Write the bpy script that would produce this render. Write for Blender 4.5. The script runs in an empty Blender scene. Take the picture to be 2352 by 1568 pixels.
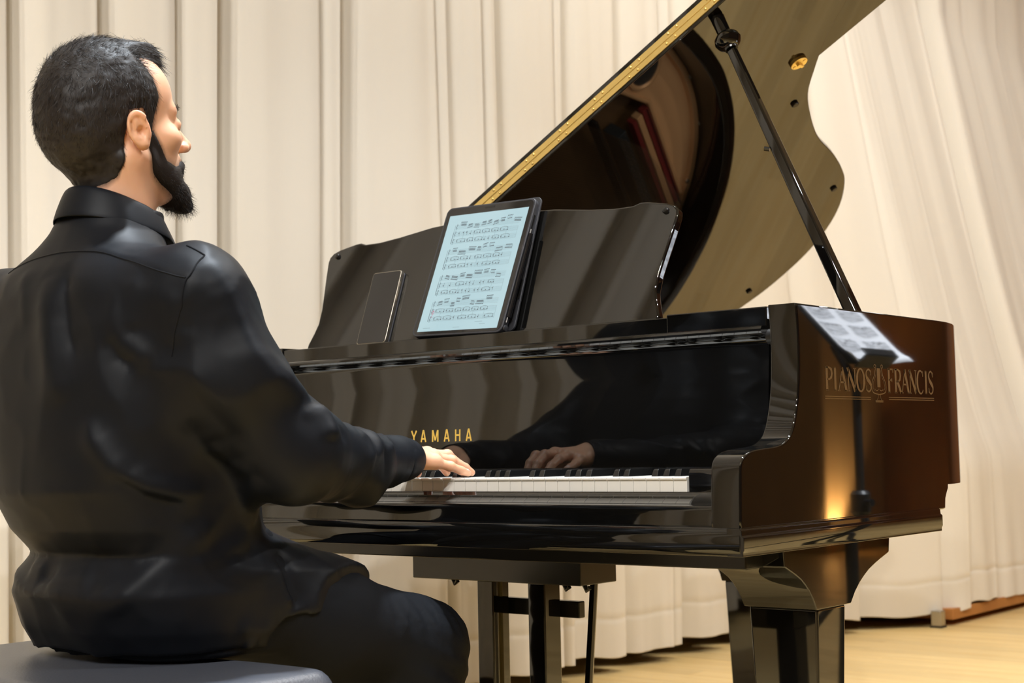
import bpy, bmesh, math, random
import numpy as np
from mathutils import Vector, Matrix
random.seed(7); np.random.seed(7)
sc = bpy.context.scene
col = sc.collection
PI = math.pi
# Coordinates below are metres with z = 0 at the top of the white keys; H lifts everything so the stage floor is z = 0.
H = 0.725

# ------------------------------------------------------------------ camera
cd = bpy.data.cameras.new('camera'); cam = bpy.data.objects.new('camera', cd); col.objects.link(cam)
cd.sensor_width = 36.0; cd.lens = 36.0 * 3440.9 / 2352.0; cd.clip_start = 0.05; cd.clip_end = 60
_f = Vector((-0.63438978, 0.76971975, 0.07128201)); _r = Vector((0.77055367, 0.63702718, -0.02105759)); _u = Vector((0.06161702, -0.0415679, 0.9972339))
cam.matrix_world = Matrix(((_r.x, _u.x, -_f.x, 1.1776282), (_r.y, _u.y, -_f.y, -1.81574239), (_r.z, _u.z, -_f.z, 0.04575845 + H), (0, 0, 0, 1)))
cd.dof.use_dof = True; cd.dof.focus_distance = 2.32; cd.dof.aperture_fstop = 8.0
sc.camera = cam

# ------------------------------------------------------------------ exposure, world, lights
vs = sc.view_settings
vs.view_transform = 'Standard'; vs.look = 'None'; vs.gamma = 1.0; vs.exposure = 0.0; vs.use_curve_mapping = False
world = bpy.data.worlds.new('hall_air'); sc.world = world; world.use_nodes = True
world.node_tree.nodes['Background'].inputs[0].default_value = (0.10, 0.085, 0.07, 1)
world.node_tree.nodes['Background'].inputs[1].default_value = 1.0

def area(name, loc, aim, size, power, color, shape='DISK', size_y=None):
    l = bpy.data.lights.new(name, 'AREA'); l.shape = shape; l.size = size; l.energy = power; l.color = color
    if size_y: l.size_y = size_y
    o = bpy.data.objects.new(name, l); o.location = (loc[0], loc[1], loc[2] + H)
    d = Vector(aim) - Vector(loc); o.rotation_euler = d.to_track_quat('-Z', 'Y').to_euler(); col.objects.link(o); return o
def spot(name, loc, aim, ang, power, color, rad=0.06, blend=0.6):
    l = bpy.data.lights.new(name, 'SPOT'); l.energy = power; l.color = color; l.spot_size = math.radians(ang); l.spot_blend = blend; l.shadow_soft_size = rad
    o = bpy.data.objects.new(name, l); o.location = (loc[0], loc[1], loc[2] + H)
    d = Vector(aim) - Vector(loc); o.rotation_euler = d.to_track_quat('-Z', 'Y').to_euler(); col.objects.link(o); return o
COOL = (1.0, 0.98, 0.95); WARM = (1.0, 0.86, 0.68)
# a row of stage lamps high over the front edge of the stage, and ceiling panels above the stage
for (lx, ly, tx, ty, pw) in ((1.9, -6.6, -1.6, -1.2, 390), (2.6, -5.6, -1.6, 0.2, 400), (1.6, -4.6, -1.4, 0.6, 310), (2.8, -4.0, -1.4, 1.4, 350), (2.2, -3.0, -1.2, 2.0, 215)):
    spot('stage_lamp', (lx, ly, 4.1), (tx, ty, -0.1), 74, pw, COOL, 0.045)
for (lx, ly, tx, ty, pw) in ((3.0, 4.6, -1.5, 4.9, 170), (2.8, 6.6, -1.5, 6.6, 170)):
    spot('stage_lamp', (lx, ly, 4.1), (tx, ty, 0.3), 62, pw, (0.98, 0.97, 0.96), 0.045)
spot('stage_lamp', (3.5, 2.6, 3.7), (-0.30, 1.45, -0.1), 42, 420, COOL, 0.05, 0.5)
spot('stage_lamp', (2.7, 1.0, 4.0), (-0.5, -0.4, 0.4), 36, 260, (0.96, 0.97, 1.0), 0.05, 0.5)
spot('stage_lamp', (2.0, 2.4, 4.1), (1.2, 2.5, -0.7), 64, 680, COOL, 0.05, 0.9)
spot('stage_lamp', (-0.35, 0.55, 4.2), (-0.52, -0.45, 0.1), 32, 1350, (0.82, 0.91, 1.0), 0.12, 0.7)
area('stage_ceiling_panel', (-0.2, 2.8, 3.9), (-0.2, 2.8, 0), 1.4, 85, COOL, 'RECTANGLE', 1.2)
spot('soloist_lamp', (-0.9, 1.9, 3.6), (0.78, 1.5, 0.34), 11, 3800, (0.86, 0.92, 1.0), 0.05, 0.5)
spot('streak_uplight', (3.92, 7.68, -0.68), (4.06, 7.72, -0.20), 80, 230, (1.0, 0.80, 0.50), 0.03, 0.7)  # unseen lamp added for the streak mirrored in the piano's side

# ------------------------------------------------------------------ materials
MATS = {}
def principled(name, base, rough=0.5, metal=0.0, ior=1.5, spec=0.5, sheen=0.0, sss=0.0, emis=None, estr=0.0, coat=0.0):
    m = bpy.data.materials.new(name); m.use_nodes = True; b = m.node_tree.nodes['Principled BSDF']
    b.inputs['Base Color'].default_value = (*base, 1); b.inputs['Roughness'].default_value = rough
    b.inputs['Metallic'].default_value = metal; b.inputs['IOR'].default_value = ior
    b.inputs['Specular IOR Level'].default_value = spec
    if sheen: b.inputs['Sheen Weight'].default_value = sheen; b.inputs['Sheen Roughness'].default_value = 0.4
    if coat: b.inputs['Coat Weight'].default_value = coat; b.inputs['Coat Roughness'].default_value = 0.02
    if sss:
        b.inputs['Subsurface Weight'].default_value = sss; b.inputs['Subsurface Radius'].default_value = (1.0, 0.35, 0.18); b.inputs['Subsurface Scale'].default_value = 0.012
    if emis: b.inputs['Emission Color'].default_value = (*emis, 1); b.inputs['Emission Strength'].default_value = estr
    MATS[name] = m; return m
def nt(m): return m.node_tree, m.node_tree.nodes, m.node_tree.links, m.node_tree.nodes['Principled BSDF']
def add_noise(m, scale, fac, detail=4, coords='Object', stretch=(1, 1, 1), bump=0.0, c2=None, bscale=None):
    t, n, l, b = nt(m)
    tc = n.new('ShaderNodeTexCoord'); mp = n.new('ShaderNodeMapping'); mp.inputs['Scale'].default_value = stretch
    nz = n.new('ShaderNodeTexNoise'); nz.inputs['Scale'].default_value = scale; nz.inputs['Detail'].default_value = detail
    l.new(tc.outputs[coords], mp.inputs[0]); l.new(mp.outputs[0], nz.inputs[0])
    if c2:
        mx = n.new('ShaderNodeMix'); mx.data_type = 'RGBA'
        rm = n.new('ShaderNodeMapRange'); rm.inputs[1].default_value = 0.5 - fac; rm.inputs[2].default_value = 0.5 + fac
        l.new(nz.outputs[0], rm.inputs[0]); l.new(rm.outputs[0], mx.inputs[0])
        mx.inputs[6].default_value = b.inputs['Base Color'].default_value; mx.inputs[7].default_value = (*c2, 1)
        l.new(mx.outputs[2], b.inputs['Base Color'])
    if bump:
        bp = n.new('ShaderNodeBump'); bp.inputs['Strength'].default_value = bump; bp.inputs['Distance'].default_value = 0.002
        src = nz
        if bscale:
            src = n.new('ShaderNodeTexNoise'); src.inputs['Scale'].default_value = bscale; src.inputs['Detail'].default_value = 3
            l.new(mp.outputs[0], src.inputs[0])
        l.new(src.outputs[0], bp.inputs['Height']); l.new(bp.outputs[0], b.inputs['Normal'])
    return m
LACQ = principled('black_lacquer', (0.0035, 0.0033, 0.003), 0.030, ior=1.62)
SATIN = principled('black_satin', (0.010, 0.0095, 0.009), 0.22, ior=1.5)
DARK = principled('underside_black', (0.008, 0.007, 0.006), 0.45)
BRASS = add_noise(principled('brass', (0.97, 0.76, 0.31), 0.42, 1.0), 30, 0.3, c2=(0.92, 0.70, 0.26))
BRASSD = principled('brass_print', (0.75, 0.50, 0.10), 0.40, 0.25)
DECAL = principled('decal_gold', (0.105, 0.055, 0.013), 0.5, 0.0)
STEEL = principled('steel', (0.55, 0.54, 0.52), 0.3, 1.0)
PLATE = principled('iron_plate_gold', (0.85, 0.46, 0.20), 0.42, 0.25)
SOUND = add_noise(principled('spruce_shaded', (0.16, 0.08, 0.030), 0.4), 8, 0.3, stretch=(10, 1, 1), c2=(0.12, 0.06, 0.02))  # spruce tone darkened to carry the shade inside the case
BRIDGE = principled('bridge_graphite', (0.020, 0.026, 0.028), 0.35)
FELTR = principled('red_felt', (0.22, 0.012, 0.008), 0.9)
FELTW = principled('felt_grey', (0.30, 0.28, 0.25), 0.9)
STRING = principled('string_copper', (0.40, 0.30, 0.20), 0.35, 0.9)
IVORY = principled('white_key_acrylic', (0.83, 0.80, 0.73), 0.18, ior=1.5)
EBONY = principled('black_key_acrylic', (0.006, 0.006, 0.006), 0.22)
CASE = principled('tablet_case_rubber', (0.022, 0.022, 0.026), 0.5)
BEZEL = principled('glass_black', (0.006, 0.006, 0.007), 0.04, ior=1.55)
SCREEN = principled('lit_screen', (0.02, 0.02, 0.02), 0.06, emis=(0.50, 0.72, 0.78), estr=0.86)
INK = principled('screen_ink', (0.03, 0.035, 0.04), 0.5, emis=(0.10, 0.13, 0.15), estr=0.6)
INKL = principled('screen_ink_light', (0.03, 0.035, 0.04), 0.5, emis=(0.32, 0.46, 0.50), estr=0.75)
INKR = principled('screen_ink_red', (0.03, 0.01, 0.015), 0.5, emis=(0.60, 0.12, 0.22), estr=0.8)
PINK = principled('paper_ink', (0.09, 0.09, 0.10), 0.8)
PAPER = principled('paper', (0.82, 0.83, 0.86), 0.75)
PHONE = principled('phone_steel', (0.45, 0.41, 0.34), 0.25, 0.9)
CURT = principled('curtain_cloth', (0.83, 0.785, 0.70), 0.9, spec=0.1, sheen=0.1)
add_noise(CURT, 3.0, 0.35, 3, stretch=(1, 1, 0.35), c2=(0.81, 0.75, 0.65), bump=0.10, bscale=220)
SHIRT = principled('black_cotton_shirt', (0.0044, 0.0055, 0.0082), 0.50, spec=0.17, sheen=0.0)
add_noise(SHIRT, 60, 0.4, 3, bump=0.04, bscale=900)
TROUS = principled('black_wool_trousers', (0.0056, 0.0064, 0.0085), 0.70, spec=0.10, sheen=0.0)
add_noise(TROUS, 60, 0.4, 3, bump=0.15, bscale=420)
SHOE = principled('shoe_leather', (0.012, 0.010, 0.009), 0.3)
LEATH = principled('bench_leatherette', (0.055, 0.060, 0.075), 0.38, spec=0.7)
add_noise(LEATH, 90, 0.4, 3, bump=0.2, bscale=300)
HAIR = principled('dark_hair', (0.017, 0.013, 0.011), 0.55, spec=0.32)
BEARD = principled('beard_hair', (0.015, 0.010, 0.0075), 0.65, spec=0.22)
EYE = principled('eye_white', (0.75, 0.72, 0.68), 0.1)
IRIS = principled('iris_brown', (0.03, 0.015, 0.008), 0.1)
NAIL = principled('finger_nail', (0.88, 0.64, 0.54), 0.25, sss=0.1)
WALLW = principled('wall_wood', (0.34, 0.125, 0.022), 0.45)
add_noise(WALLW, 3, 0.3, 4, stretch=(6, 6, 0.5), c2=(0.25, 0.085, 0.015))
FINW = add_noise(principled('fin_wood', (0.62, 0.36, 0.14), 0.45), 3, 0.3, stretch=(6, 6, 0.5), c2=(0.52, 0.28, 0.10))
WALLP = principled('wall_plaster', (0.45, 0.40, 0.33), 0.9)
CEIL = principled('ceiling_white', (0.75, 0.72, 0.66), 0.9)
RISER = principled('riser_wood', (0.52, 0.22, 0.055), 0.5)
add_noise(RISER, 5, 0.3, 4, stretch=(8, 0.6, 8), c2=(0.42, 0.165, 0.04))
STANDM = principled('stand_black', (0.012, 0.012, 0.012), 0.4)
FLOORW = principled('floor_wood', (0.72, 0.47, 0.17), 0.34, spec=0.4)
def floor_nodes(m):
    t, n, l, b = nt(m)
    tc = n.new('ShaderNodeTexCoord'); oi = n.new('ShaderNodeObjectInfo'); mp = n.new('ShaderNodeMapping'); mp.inputs['Scale'].default_value = (0.8, 14, 8)
    va = n.new('ShaderNodeVectorMath'); va.operation = 'ADD'; cx = n.new('ShaderNodeCombineXYZ'); ml = n.new('ShaderNodeMath'); ml.operation = 'MULTIPLY'; ml.inputs[1].default_value = 37.0
    l.new(oi.outputs['Random'], ml.inputs[0]); l.new(ml.outputs[0], cx.inputs[0]); l.new(ml.outputs[0], cx.inputs[1]); l.new(tc.outputs['Object'], va.inputs[0]); l.new(cx.outputs[0], va.inputs[1])
    nz = n.new('ShaderNodeTexNoise'); nz.inputs['Scale'].default_value = 2.4; nz.inputs['Detail'].default_value = 5; nz.inputs['Distortion'].default_value = 0.6
    l.new(va.outputs[0], mp.inputs[0]); l.new(mp.outputs[0], nz.inputs[0])
    cr = n.new('ShaderNodeValToRGB'); cr.color_ramp.elements[0].position = 0.30; cr.color_ramp.elements[0].color = (0.76, 0.53, 0.215, 1); cr.color_ramp.elements[1].position = 0.72; cr.color_ramp.elements[1].color = (0.88, 0.665, 0.32, 1)
    l.new(nz.outputs[0], cr.inputs[0])
    hs = n.new('ShaderNodeHueSaturation'); mr = n.new('ShaderNodeMapRange'); mr.inputs[3].default_value = 0.86; mr.inputs[4].default_value = 1.08
    l.new(oi.outputs['Random'], mr.inputs[0]); l.new(mr.outputs[0], hs.inputs['Value']); l.new(cr.outputs[0], hs.inputs['Color']); l.new(hs.outputs[0], b.inputs['Base Color'])
floor_nodes(FLOORW)
# skin: colour varies with two real masks stored on the vertices (stubble / scalp density and flush)
SKIN = principled('skin', (0.62, 0.33, 0.21), 0.45, spec=0.45, sss=0.25)
def skin_nodes(m):
    t, n, l, b = nt(m)
    at = n.new('ShaderNodeAttribute'); at.attribute_name = 'stubble'
    tc = n.new('ShaderNodeTexCoord'); nz = n.new('ShaderNodeTexNoise'); nz.inputs['Scale'].default_value = 420; l.new(tc.outputs['Object'], nz.inputs[0])
    nz2 = n.new('ShaderNodeTexNoise'); nz2.inputs['Scale'].default_value = 28; l.new(tc.outputs['Object'], nz2.inputs[0])
    m0 = n.new('ShaderNodeMix'); m0.data_type = 'RGBA'; m0.inputs[6].default_value = (0.77, 0.46, 0.30, 1); m0.inputs[7].default_value = (0.70, 0.36, 0.21, 1); l.new(nz2.outputs[0], m0.inputs[0])
    ad = n.new('ShaderNodeMath'); ad.operation = 'MULTIPLY_ADD'; ad.inputs[1].default_value = 1.25; ad.inputs[2].default_value = 0.0; l.new(at.outputs['Fac'], ad.inputs[0])
    sb = n.new('ShaderNodeMath'); sb.operation = 'MULTIPLY_ADD'; sb.inputs[1].default_value = 0.45; l.new(nz.outputs[0], sb.inputs[0]); sb.inputs[2].default_value = -0.22
    gm = n.new('ShaderNodeMath'); gm.operation = 'MULTIPLY'; l.new(sb.outputs[0], gm.inputs[0]); l.new(at.outputs['Fac'], gm.inputs[1])
    sm = n.new('ShaderNodeMath'); sm.operation = 'ADD'; sm.use_clamp = True; l.new(ad.outputs[0], sm.inputs[0]); l.new(gm.outputs[0], sm.inputs[1])
    mx = n.new('ShaderNodeMix'); mx.data_type = 'RGBA'; l.new(sm.outputs[0], mx.inputs[0]); l.new(m0.outputs[2], mx.inputs[6]); mx.inputs[7].default_value = (0.018, 0.0125, 0.010, 1)
    l.new(mx.outputs[2], b.inputs['Base Color'])
skin_nodes(SKIN)

# ------------------------------------------------------------------ helpers
def empty(name, base, label, cat, group=None):
    o = bpy.data.objects.new(name, None); col.objects.link(o); o.empty_display_size = 0.1
    o.location = (base[0], base[1], base[2] + H); o['label'] = label; o['category'] = cat
    if group: o['group'] = group
    o['_b'] = list(base); return o
def tag(o, label=None, cat=None, group=None, kind=None):
    if label: o['label'] = label
    if cat: o['category'] = cat
    if group: o['group'] = group
    if kind: o['kind'] = kind
    return o
def link(o, parent=None):
    col.objects.link(o)
    if parent is None: o.location.z += H
    else:
        o.parent = parent
        if '_b' in parent.keys():
            b = parent['_b']; o.location = o.location - Vector((b[0], b[1], b[2]))
    return o
def mesh_from(name, verts, faces, mat, smooth=False):
    me = bpy.data.meshes.new(name); me.from_pydata([tuple(v) for v in verts], [], faces); me.materials.append(mat)
    if smooth: me.shade_smooth()
    me.update(); return me
def bev(o, w, seg=2, ang=35, weight=False):
    m = o.modifiers.new('bevel', 'BEVEL'); m.width = w; m.segments = seg; m.limit_method = 'WEIGHT' if weight else 'ANGLE'; m.angle_limit = math.radians(ang); m.harden_normals = True
    return o
def sharp(me, deg=32):
    try: me.shade_smooth(); me.set_sharp_from_angle(angle=math.radians(deg))
    except Exception: pass
class MB:
    def __init__(s): s.v = []; s.f = []
    def add(s, vs, fs):
        k = len(s.v); s.v += [tuple(v) for v in vs]; s.f += [tuple(i + k for i in f) for f in fs]; return s
    def box(s, x0, x1, y0, y1, z0, z1):
        return s.add([(x0, y0, z0), (x1, y0, z0), (x1, y1, z0), (x0, y1, z0), (x0, y0, z1), (x1, y0, z1), (x1, y1, z1), (x0, y1, z1)],
                     [(3, 2, 1, 0), (4, 5, 6, 7), (0, 1, 5, 4), (1, 2, 6, 5), (2, 3, 7, 6), (3, 0, 4, 7)])
    def prism(s, prof, a0, a1, axis='x', fn=None):
        # prof: list of 2-D points; extruded along axis. x: (y,z); y: (x,z); z: (x,y)
        n = len(prof); mk = {'x': lambda p, a: (a, p[0], p[1]), 'y': lambda p, a: (p[0], a, p[1]), 'z': lambda p, a: (p[0], p[1], a)}[axis]
        vs = [mk(p, a0) for p in prof] + [mk(p, a1) for p in prof]
        if fn: vs = [fn(v) for v in vs]
        fs = [tuple(range(n))[::-1], tuple(range(n, 2 * n))] + [(i, (i + 1) % n, (i + 1) % n + n, i + n) for i in range(n)]
        return s.add(vs, fs)
    def tube(s, path, rad, n=12, caps=True, flat=1.0):
        path = [Vector(p) for p in path]; rad = rad if hasattr(rad, '__len__') else [rad] * len(path)
        vs = []; fs = []; up = None
        for i, p in enumerate(path):
            d = (path[min(i + 1, len(path) - 1)] - path[max(i - 1, 0)]).normalized()
            if up is None: up = d.orthogonal().normalized()
            up = (up - d * up.dot(d)).normalized(); sd = d.cross(up)
            for k in range(n):
                a = 2 * PI * k / n; vs.append(p + (up * math.cos(a) * flat + sd * math.sin(a)) * rad[i])
        for i in range(len(path) - 1):
            for k in range(n): fs.append((i * n + k, i * n + (k + 1) % n, (i + 1) * n + (k + 1) % n, (i + 1) * n + k))
        if caps: fs.append(tuple(range(n))[::-1]); fs.append(tuple((len(path) - 1) * n + k for k in range(n)))
        return s.add(vs, fs)
    def lathe(s, c, axis, prof, n=20):
        # prof: (distance along axis, radius)
        ax = Vector(axis).normalized(); u = ax.orthogonal().normalized(); w = ax.cross(u); c = Vector(c); vs = []; fs = []
        for (h, r) in prof:
            for k in range(n):
                a = 2 * PI * k / n; vs.append(c + ax * h + (u * math.cos(a) + w * math.sin(a)) * r)
        for i in range(len(prof) - 1):
            for k in range(n): fs.append((i * n + k, i * n + (k + 1) % n, (i + 1) * n + (k + 1) % n, (i + 1) * n + k))
        fs.append(tuple(range(n))[::-1]); fs.append(tuple((len(prof) - 1) * n + k for k in range(n)))
        return s.add(vs, fs)
    def obj(s, name, mat, parent=None, bevel=0, seg=2, smooth=None, deg=32):
        me = mesh_from(name, s.v, s.f, mat)
        bm = bmesh.new(); bm.from_mesh(me); bmesh.ops.recalc_face_normals(bm, faces=bm.faces); bm.to_mesh(me); bm.free()
        if smooth is None or smooth: sharp(me, deg)
        o = bpy.data.objects.new(name, me); link(o, parent)
        if bevel: bev(o, bevel, seg)
        return o
def smooth_pts(pts, n=8, closed=False):
    # Catmull-Rom
    P = [np.array(p, float) for p in pts]; out = []; m = len(P)
    rng = range(m if closed else m - 1)
    for i in rng:
        if closed: a, b, c, d = P[(i - 1) % m], P[i], P[(i + 1) % m], P[(i + 2) % m]
        else: a, b, c, d = P[max(i - 1, 0)], P[i], P[i + 1], P[min(i + 2, m - 1)]
        for k in range(n):
            t = k / n; out.append(0.5 * ((2 * b) + (-a + c) * t + (2 * a - 5 * b + 4 * c - d) * t * t + (-a + 3 * b - 3 * c + d) * t ** 3))
    if not closed: out.append(P[-1])
    return out

# ================================================================== THE ROOM
def struct(o): o['kind'] = 'structure'; return o
ZF = -0.725
struct(MB().box(-2.7, 9, -7, 8.6, ZF - 0.10, ZF - 0.0015).obj('floor', FLOORW))
FLOOR = bpy.data.objects['floor']
def plank_mesh(L, W):
    e = 0.0012
    pr = [(-W / 2 + 0.0006, -0.006), (W / 2 - 0.0006, -0.006), (W / 2 - 0.0006, -e), (W / 2 - 0.0006 - e, 0), (-W / 2 + 0.0006 + e, 0), (-W / 2 + 0.0006, -e)]
    m = MB().prism(pr, 0.0006, L - 0.0006, 'x'); return mesh_from('floor_plank', m.v, m.f, FLOORW)
PW = 0.118
PM = [plank_mesh(L, PW) for L in (1.15, 1.45, 1.8)]
row = 0; y = 0.95; rp = random.Random(3)
while y < 6.6:
    x = -2.6 - rp.random() * 0.9
    while x < 1.5:
        k = rp.randrange(3); o = bpy.data.objects.new('floor_plank', PM[k]); col.objects.link(o); o.parent = FLOOR
        o.location = (x, y + PW / 2, ZF); x += (1.15, 1.45, 1.8)[k]
    y += PW; row += 1
struct(MB().box(-2.8, -2.7, -7, 8.6, ZF - 0.1, 4.4).obj('wall_left', WALLP))
struct(MB().box(-2.8, 9, 8.5, 8.6, ZF - 0.1, 4.4).obj('wall_back', WALLW))
struct(MB().box(9, 9.1, -7, 8.6, ZF - 0.1, 4.4).obj('wall_right', WALLW))
struct(MB().box(-2.8, 9.1, -7.1, -7, ZF - 0.1, 4.4).obj('wall_front', WALLP))
struct(MB().box(-2.8, 9.1, -7.1, 8.6, 4.4, 4.5).obj('ceiling', CEIL))
# unseen wood fin added to block the uplight's spill and edge its mirrored streak
struct(MB().box(4.06, 4.9, 7.6, 8.5, ZF, 4.4).obj('light_fin', FINW, bevel=0.006))

# ------------------------------------------------------------------ stage curtain: three panels hung side by side along the left of the stage
def sstep(a, b, x):
    t = np.clip((np.asarray(x, float) - a) / (b - a), 0, 1); return t * t * (3 - 2 * t)
XC = -1.85
def cy(y): return -1.816 + 0.968 * (y + 1.816)
rc = random.Random(11)
edges = [-5.0]
while edges[-1] < -0.25: edges.append(edges[-1] + rc.uniform(0.2, 0.34))
edges[-1] = -0.14
edges += [cy(v) for v in (0.129, 0.384, 0.626, 0.762, 1.125, 1.219, 1.636, 1.686, 1.861, 1.945, 2.25, 2.30, 2.60, 2.90, 2.96, 3.27, 3.70, 3.98)]
DEPTH = {}
def bulge(y, z):
    b = 0.20 * sstep(3.1, 3.75, y) + 0.265 * sstep(3.7, 4.35, y)
    g = 1 - np.clip((np.asarray(z) + 0.02) / 2.2, 0, 1) ** 0.85
    return b * g
def pleat_line(y0, y1, d, dn):
    w = y1 - y0
    pts = [(y0, -d), (y0 + 0.10 * w, -0.97 * d), (y0 + 0.24 * w, -0.72 * d), (y0 + 0.36 * w, -0.42 * d), (y0 + 0.52 * w, -0.20 * d), (y0 + 0.72 * w, -0.06 * d), (y0 + 0.90 * w, -0.01 * d),
           (y0 + 0.965 * w, 0.0), (y0 + w, -0.10 * dn), (y0 + 1.004 * w, -0.35 * dn), (y0 + 0.997 * w, -0.7 * dn)]
    return pts
def panel(name, eds, zlo, label, xoff=0.0, soft=False, seed=1):
    r = random.Random(seed); line = []
    D = []
    for a, b in zip(eds[:-1], eds[1:]):
        w = b - a; d = min(0.105, 0.025 + 0.33 * w) * r.uniform(0.85, 1.15)
        if a > 3.9: d *= 0.40
        D.append(d)
    if soft: D = soft
    for k, (a, b) in enumerate(zip(eds[:-1], eds[1:])): line += pleat_line(a, b, D[k], D[min(k + 1, len(D) - 1)])
    line.append((eds[-1], -0.01))
    if soft:      # one deep crease between two rolls of cloth
        line = [p for p in line if not 5.03 < p[0] < 5.42]; k = [i for i, p in enumerate(line) if p[0] > 5.03][0]
        line[k:k] = [(5.035, 0.004), (5.058, 0.002), (5.062, -0.04), (5.066, -0.13), (5.09, -0.21), (5.165, -0.21), (5.19, -0.14), (5.205, -0.05), (5.235, 0.018), (5.28, 0.034), (5.35, 0.020), (5.41, 0.004)]
    line = smooth_pts(line, 3)
    zs = [zlo, zlo + 0.004, zlo + 0.05, zlo + 0.11, zlo + 0.124, zlo + 0.130, zlo + 0.136, zlo + 0.16] + list(np.linspace(zlo + 0.22, 3.9, 44))
    ph = [r.uniform(0, 6.28) for _ in range(8)]; V = []
    for iz, z in enumerate(zs):
        amp = 1.0 + 0.25 * math.sin(z * 0.7 + ph[0]) * 0.4
        low = max(0, 1 - (z - zlo) / 1.2)
        for j, (yy, xx) in enumerate(line):
            sh = 0.010 * math.sin(yy * 5 + z * 1.1 + ph[1]) * (1.4 - 0.3 * z) * 0.6 + 0.012 * low * math.sin(yy * 7 + ph[2])
            X = XC + xoff + xx * (amp + 0.15 * low) + 0.006 * math.sin(yy * 23 + z * 2.3 + ph[3]) * 0.6 + 0.004 * math.sin(yy * 41 + z * 5.1 + ph[4]) * low
            X += float(bulge(yy, z)) + (0.35 if yy > 3.4 else 1.0) * (0.0022 * math.sin(yy * 83 + z * 1.3 + ph[7]) * math.sin(yy * 11 + ph[0]) + 0.0016 * math.sin(yy * 131 + 0.7 * z + ph[2]) + 0.004 * math.sin(yy * 37 - z * 0.8 + ph[5]))
            if 4 <= iz <= 6: X -= 0.0025 if iz == 5 else 0
            zz = z + (0.006 * math.sin(yy * 9 + ph[5]) + 0.004 * math.sin(yy * 31 + ph[6]) if iz < 8 else 0)
            V.append((X, yy + sh, zz))
    n = len(line); F = [(i * n + j, i * n + j + 1, (i + 1) * n + j + 1, (i + 1) * n + j) for i in range(len(zs) - 1) for j in range(n - 1)]
    me = mesh_from(name, V, F, CURT, True); o = bpy.data.objects.new(name, me); link(o)
    s = o.modifiers.new('thickness', 'SOLIDIFY'); s.thickness = 0.003; s.offset = -1
    tag(o, label, 'curtain', 'stage curtain panels'); o['kind'] = 'thing'; return o
k1 = [i for i, v in enumerate(edges) if v > cy(1.12)][0]
panel('stage_curtain', edges[:k1 + 1], -0.672, 'cream pleated stage curtain behind the pianist, leftmost panel', 0.0, False, 1)
panel('stage_curtain', [edges[k1] + 0.002] + edges[k1 + 1:] + [4.14, 4.295], -0.672, 'cream pleated stage curtain behind the piano lid and legs, middle panel', -0.004, False, 2)
panel('stage_curtain', [4.280, 4.62, 5.06, 5.62, 6.1, 6.7, 7.4, 8.3], -0.652, 'cream stage curtain at right, pulled into slanting folds over a wooden riser', -0.02, [0.025, 0.022, 0.03, 0.03, 0.03, 0.05, 0.05], 3)
# low wooden riser under the curtain at right
RI = empty('stage_riser', (-1.9, 5.4, ZF), 'low orange-brown wooden riser on metal legs under the curtain at right', 'platform')
MB().box(-2.4, -1.420, 4.17, 7.6, -0.700, -0.6545).obj('riser_board', RISER, RI, 0.004)
for (x, y) in ((-1.455, 4.10), (-1.48, 5.8), (-1.48, 7.5), (-2.35, 4.07), (-2.35, 7.5)):
    MB().box(x - 0.022, x + 0.022, y - 0.022, y + 0.022, ZF + 0.006, -0.656).obj('leg', STEEL, RI, 0.003)
    MB().box(x - 0.026, x + 0.026, y - 0.026, y + 0.026, ZF + 0.0005, ZF + 0.008).obj('rubber_foot', DARK, RI, 0.001)

# ================================================================== PRINT HELPERS (flat lettering and notation)
def stroke(mb, pts, w, to3, eps=0.0):
    # polyline of constant or per-point width w in the flat frame, mapped by to3(u, v, n)
    P = [np.array(p, float) for p in pts]; n = len(P); W = w if hasattr(w, '__len__') else [w] * n; L = []; R = []
    for i in range(n):
        d0 = P[i] - P[i - 1] if i > 0 else P[1] - P[0]; d1 = P[i + 1] - P[i] if i < n - 1 else P[-1] - P[-2]
        d0 = d0 / (np.linalg.norm(d0) + 1e-12); d1 = d1 / (np.linalg.norm(d1) + 1e-12); t = d0 + d1; t = t / (np.linalg.norm(t) + 1e-12)
        nn = np.array([-t[1], t[0]]); c = max(0.5, float(np.dot(t, d0))); L.append(P[i] + nn * W[i] / 2 / c); R.append(P[i] - nn * W[i] / 2 / c)
    vs = [to3(p[0], p[1], eps) for p in L] + [to3(p[0], p[1], eps) for p in R]
    mb.add(vs, [(i, i + 1, n + i + 1, n + i) for i in range(n - 1)])
def poly(mb, pts, to3, eps=0.0): mb.add([to3(p[0], p[1], eps) for p in pts], [tuple(range(len(pts)))])
def arc(cx, cyy, rx, ry, a0, a1, n=12): return [(cx + rx * math.cos(math.radians(a0 + (a1 - a0) * i / n)), cyy + ry * math.sin(math.radians(a0 + (a1 - a0) * i / n))) for i in range(n + 1)]
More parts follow.
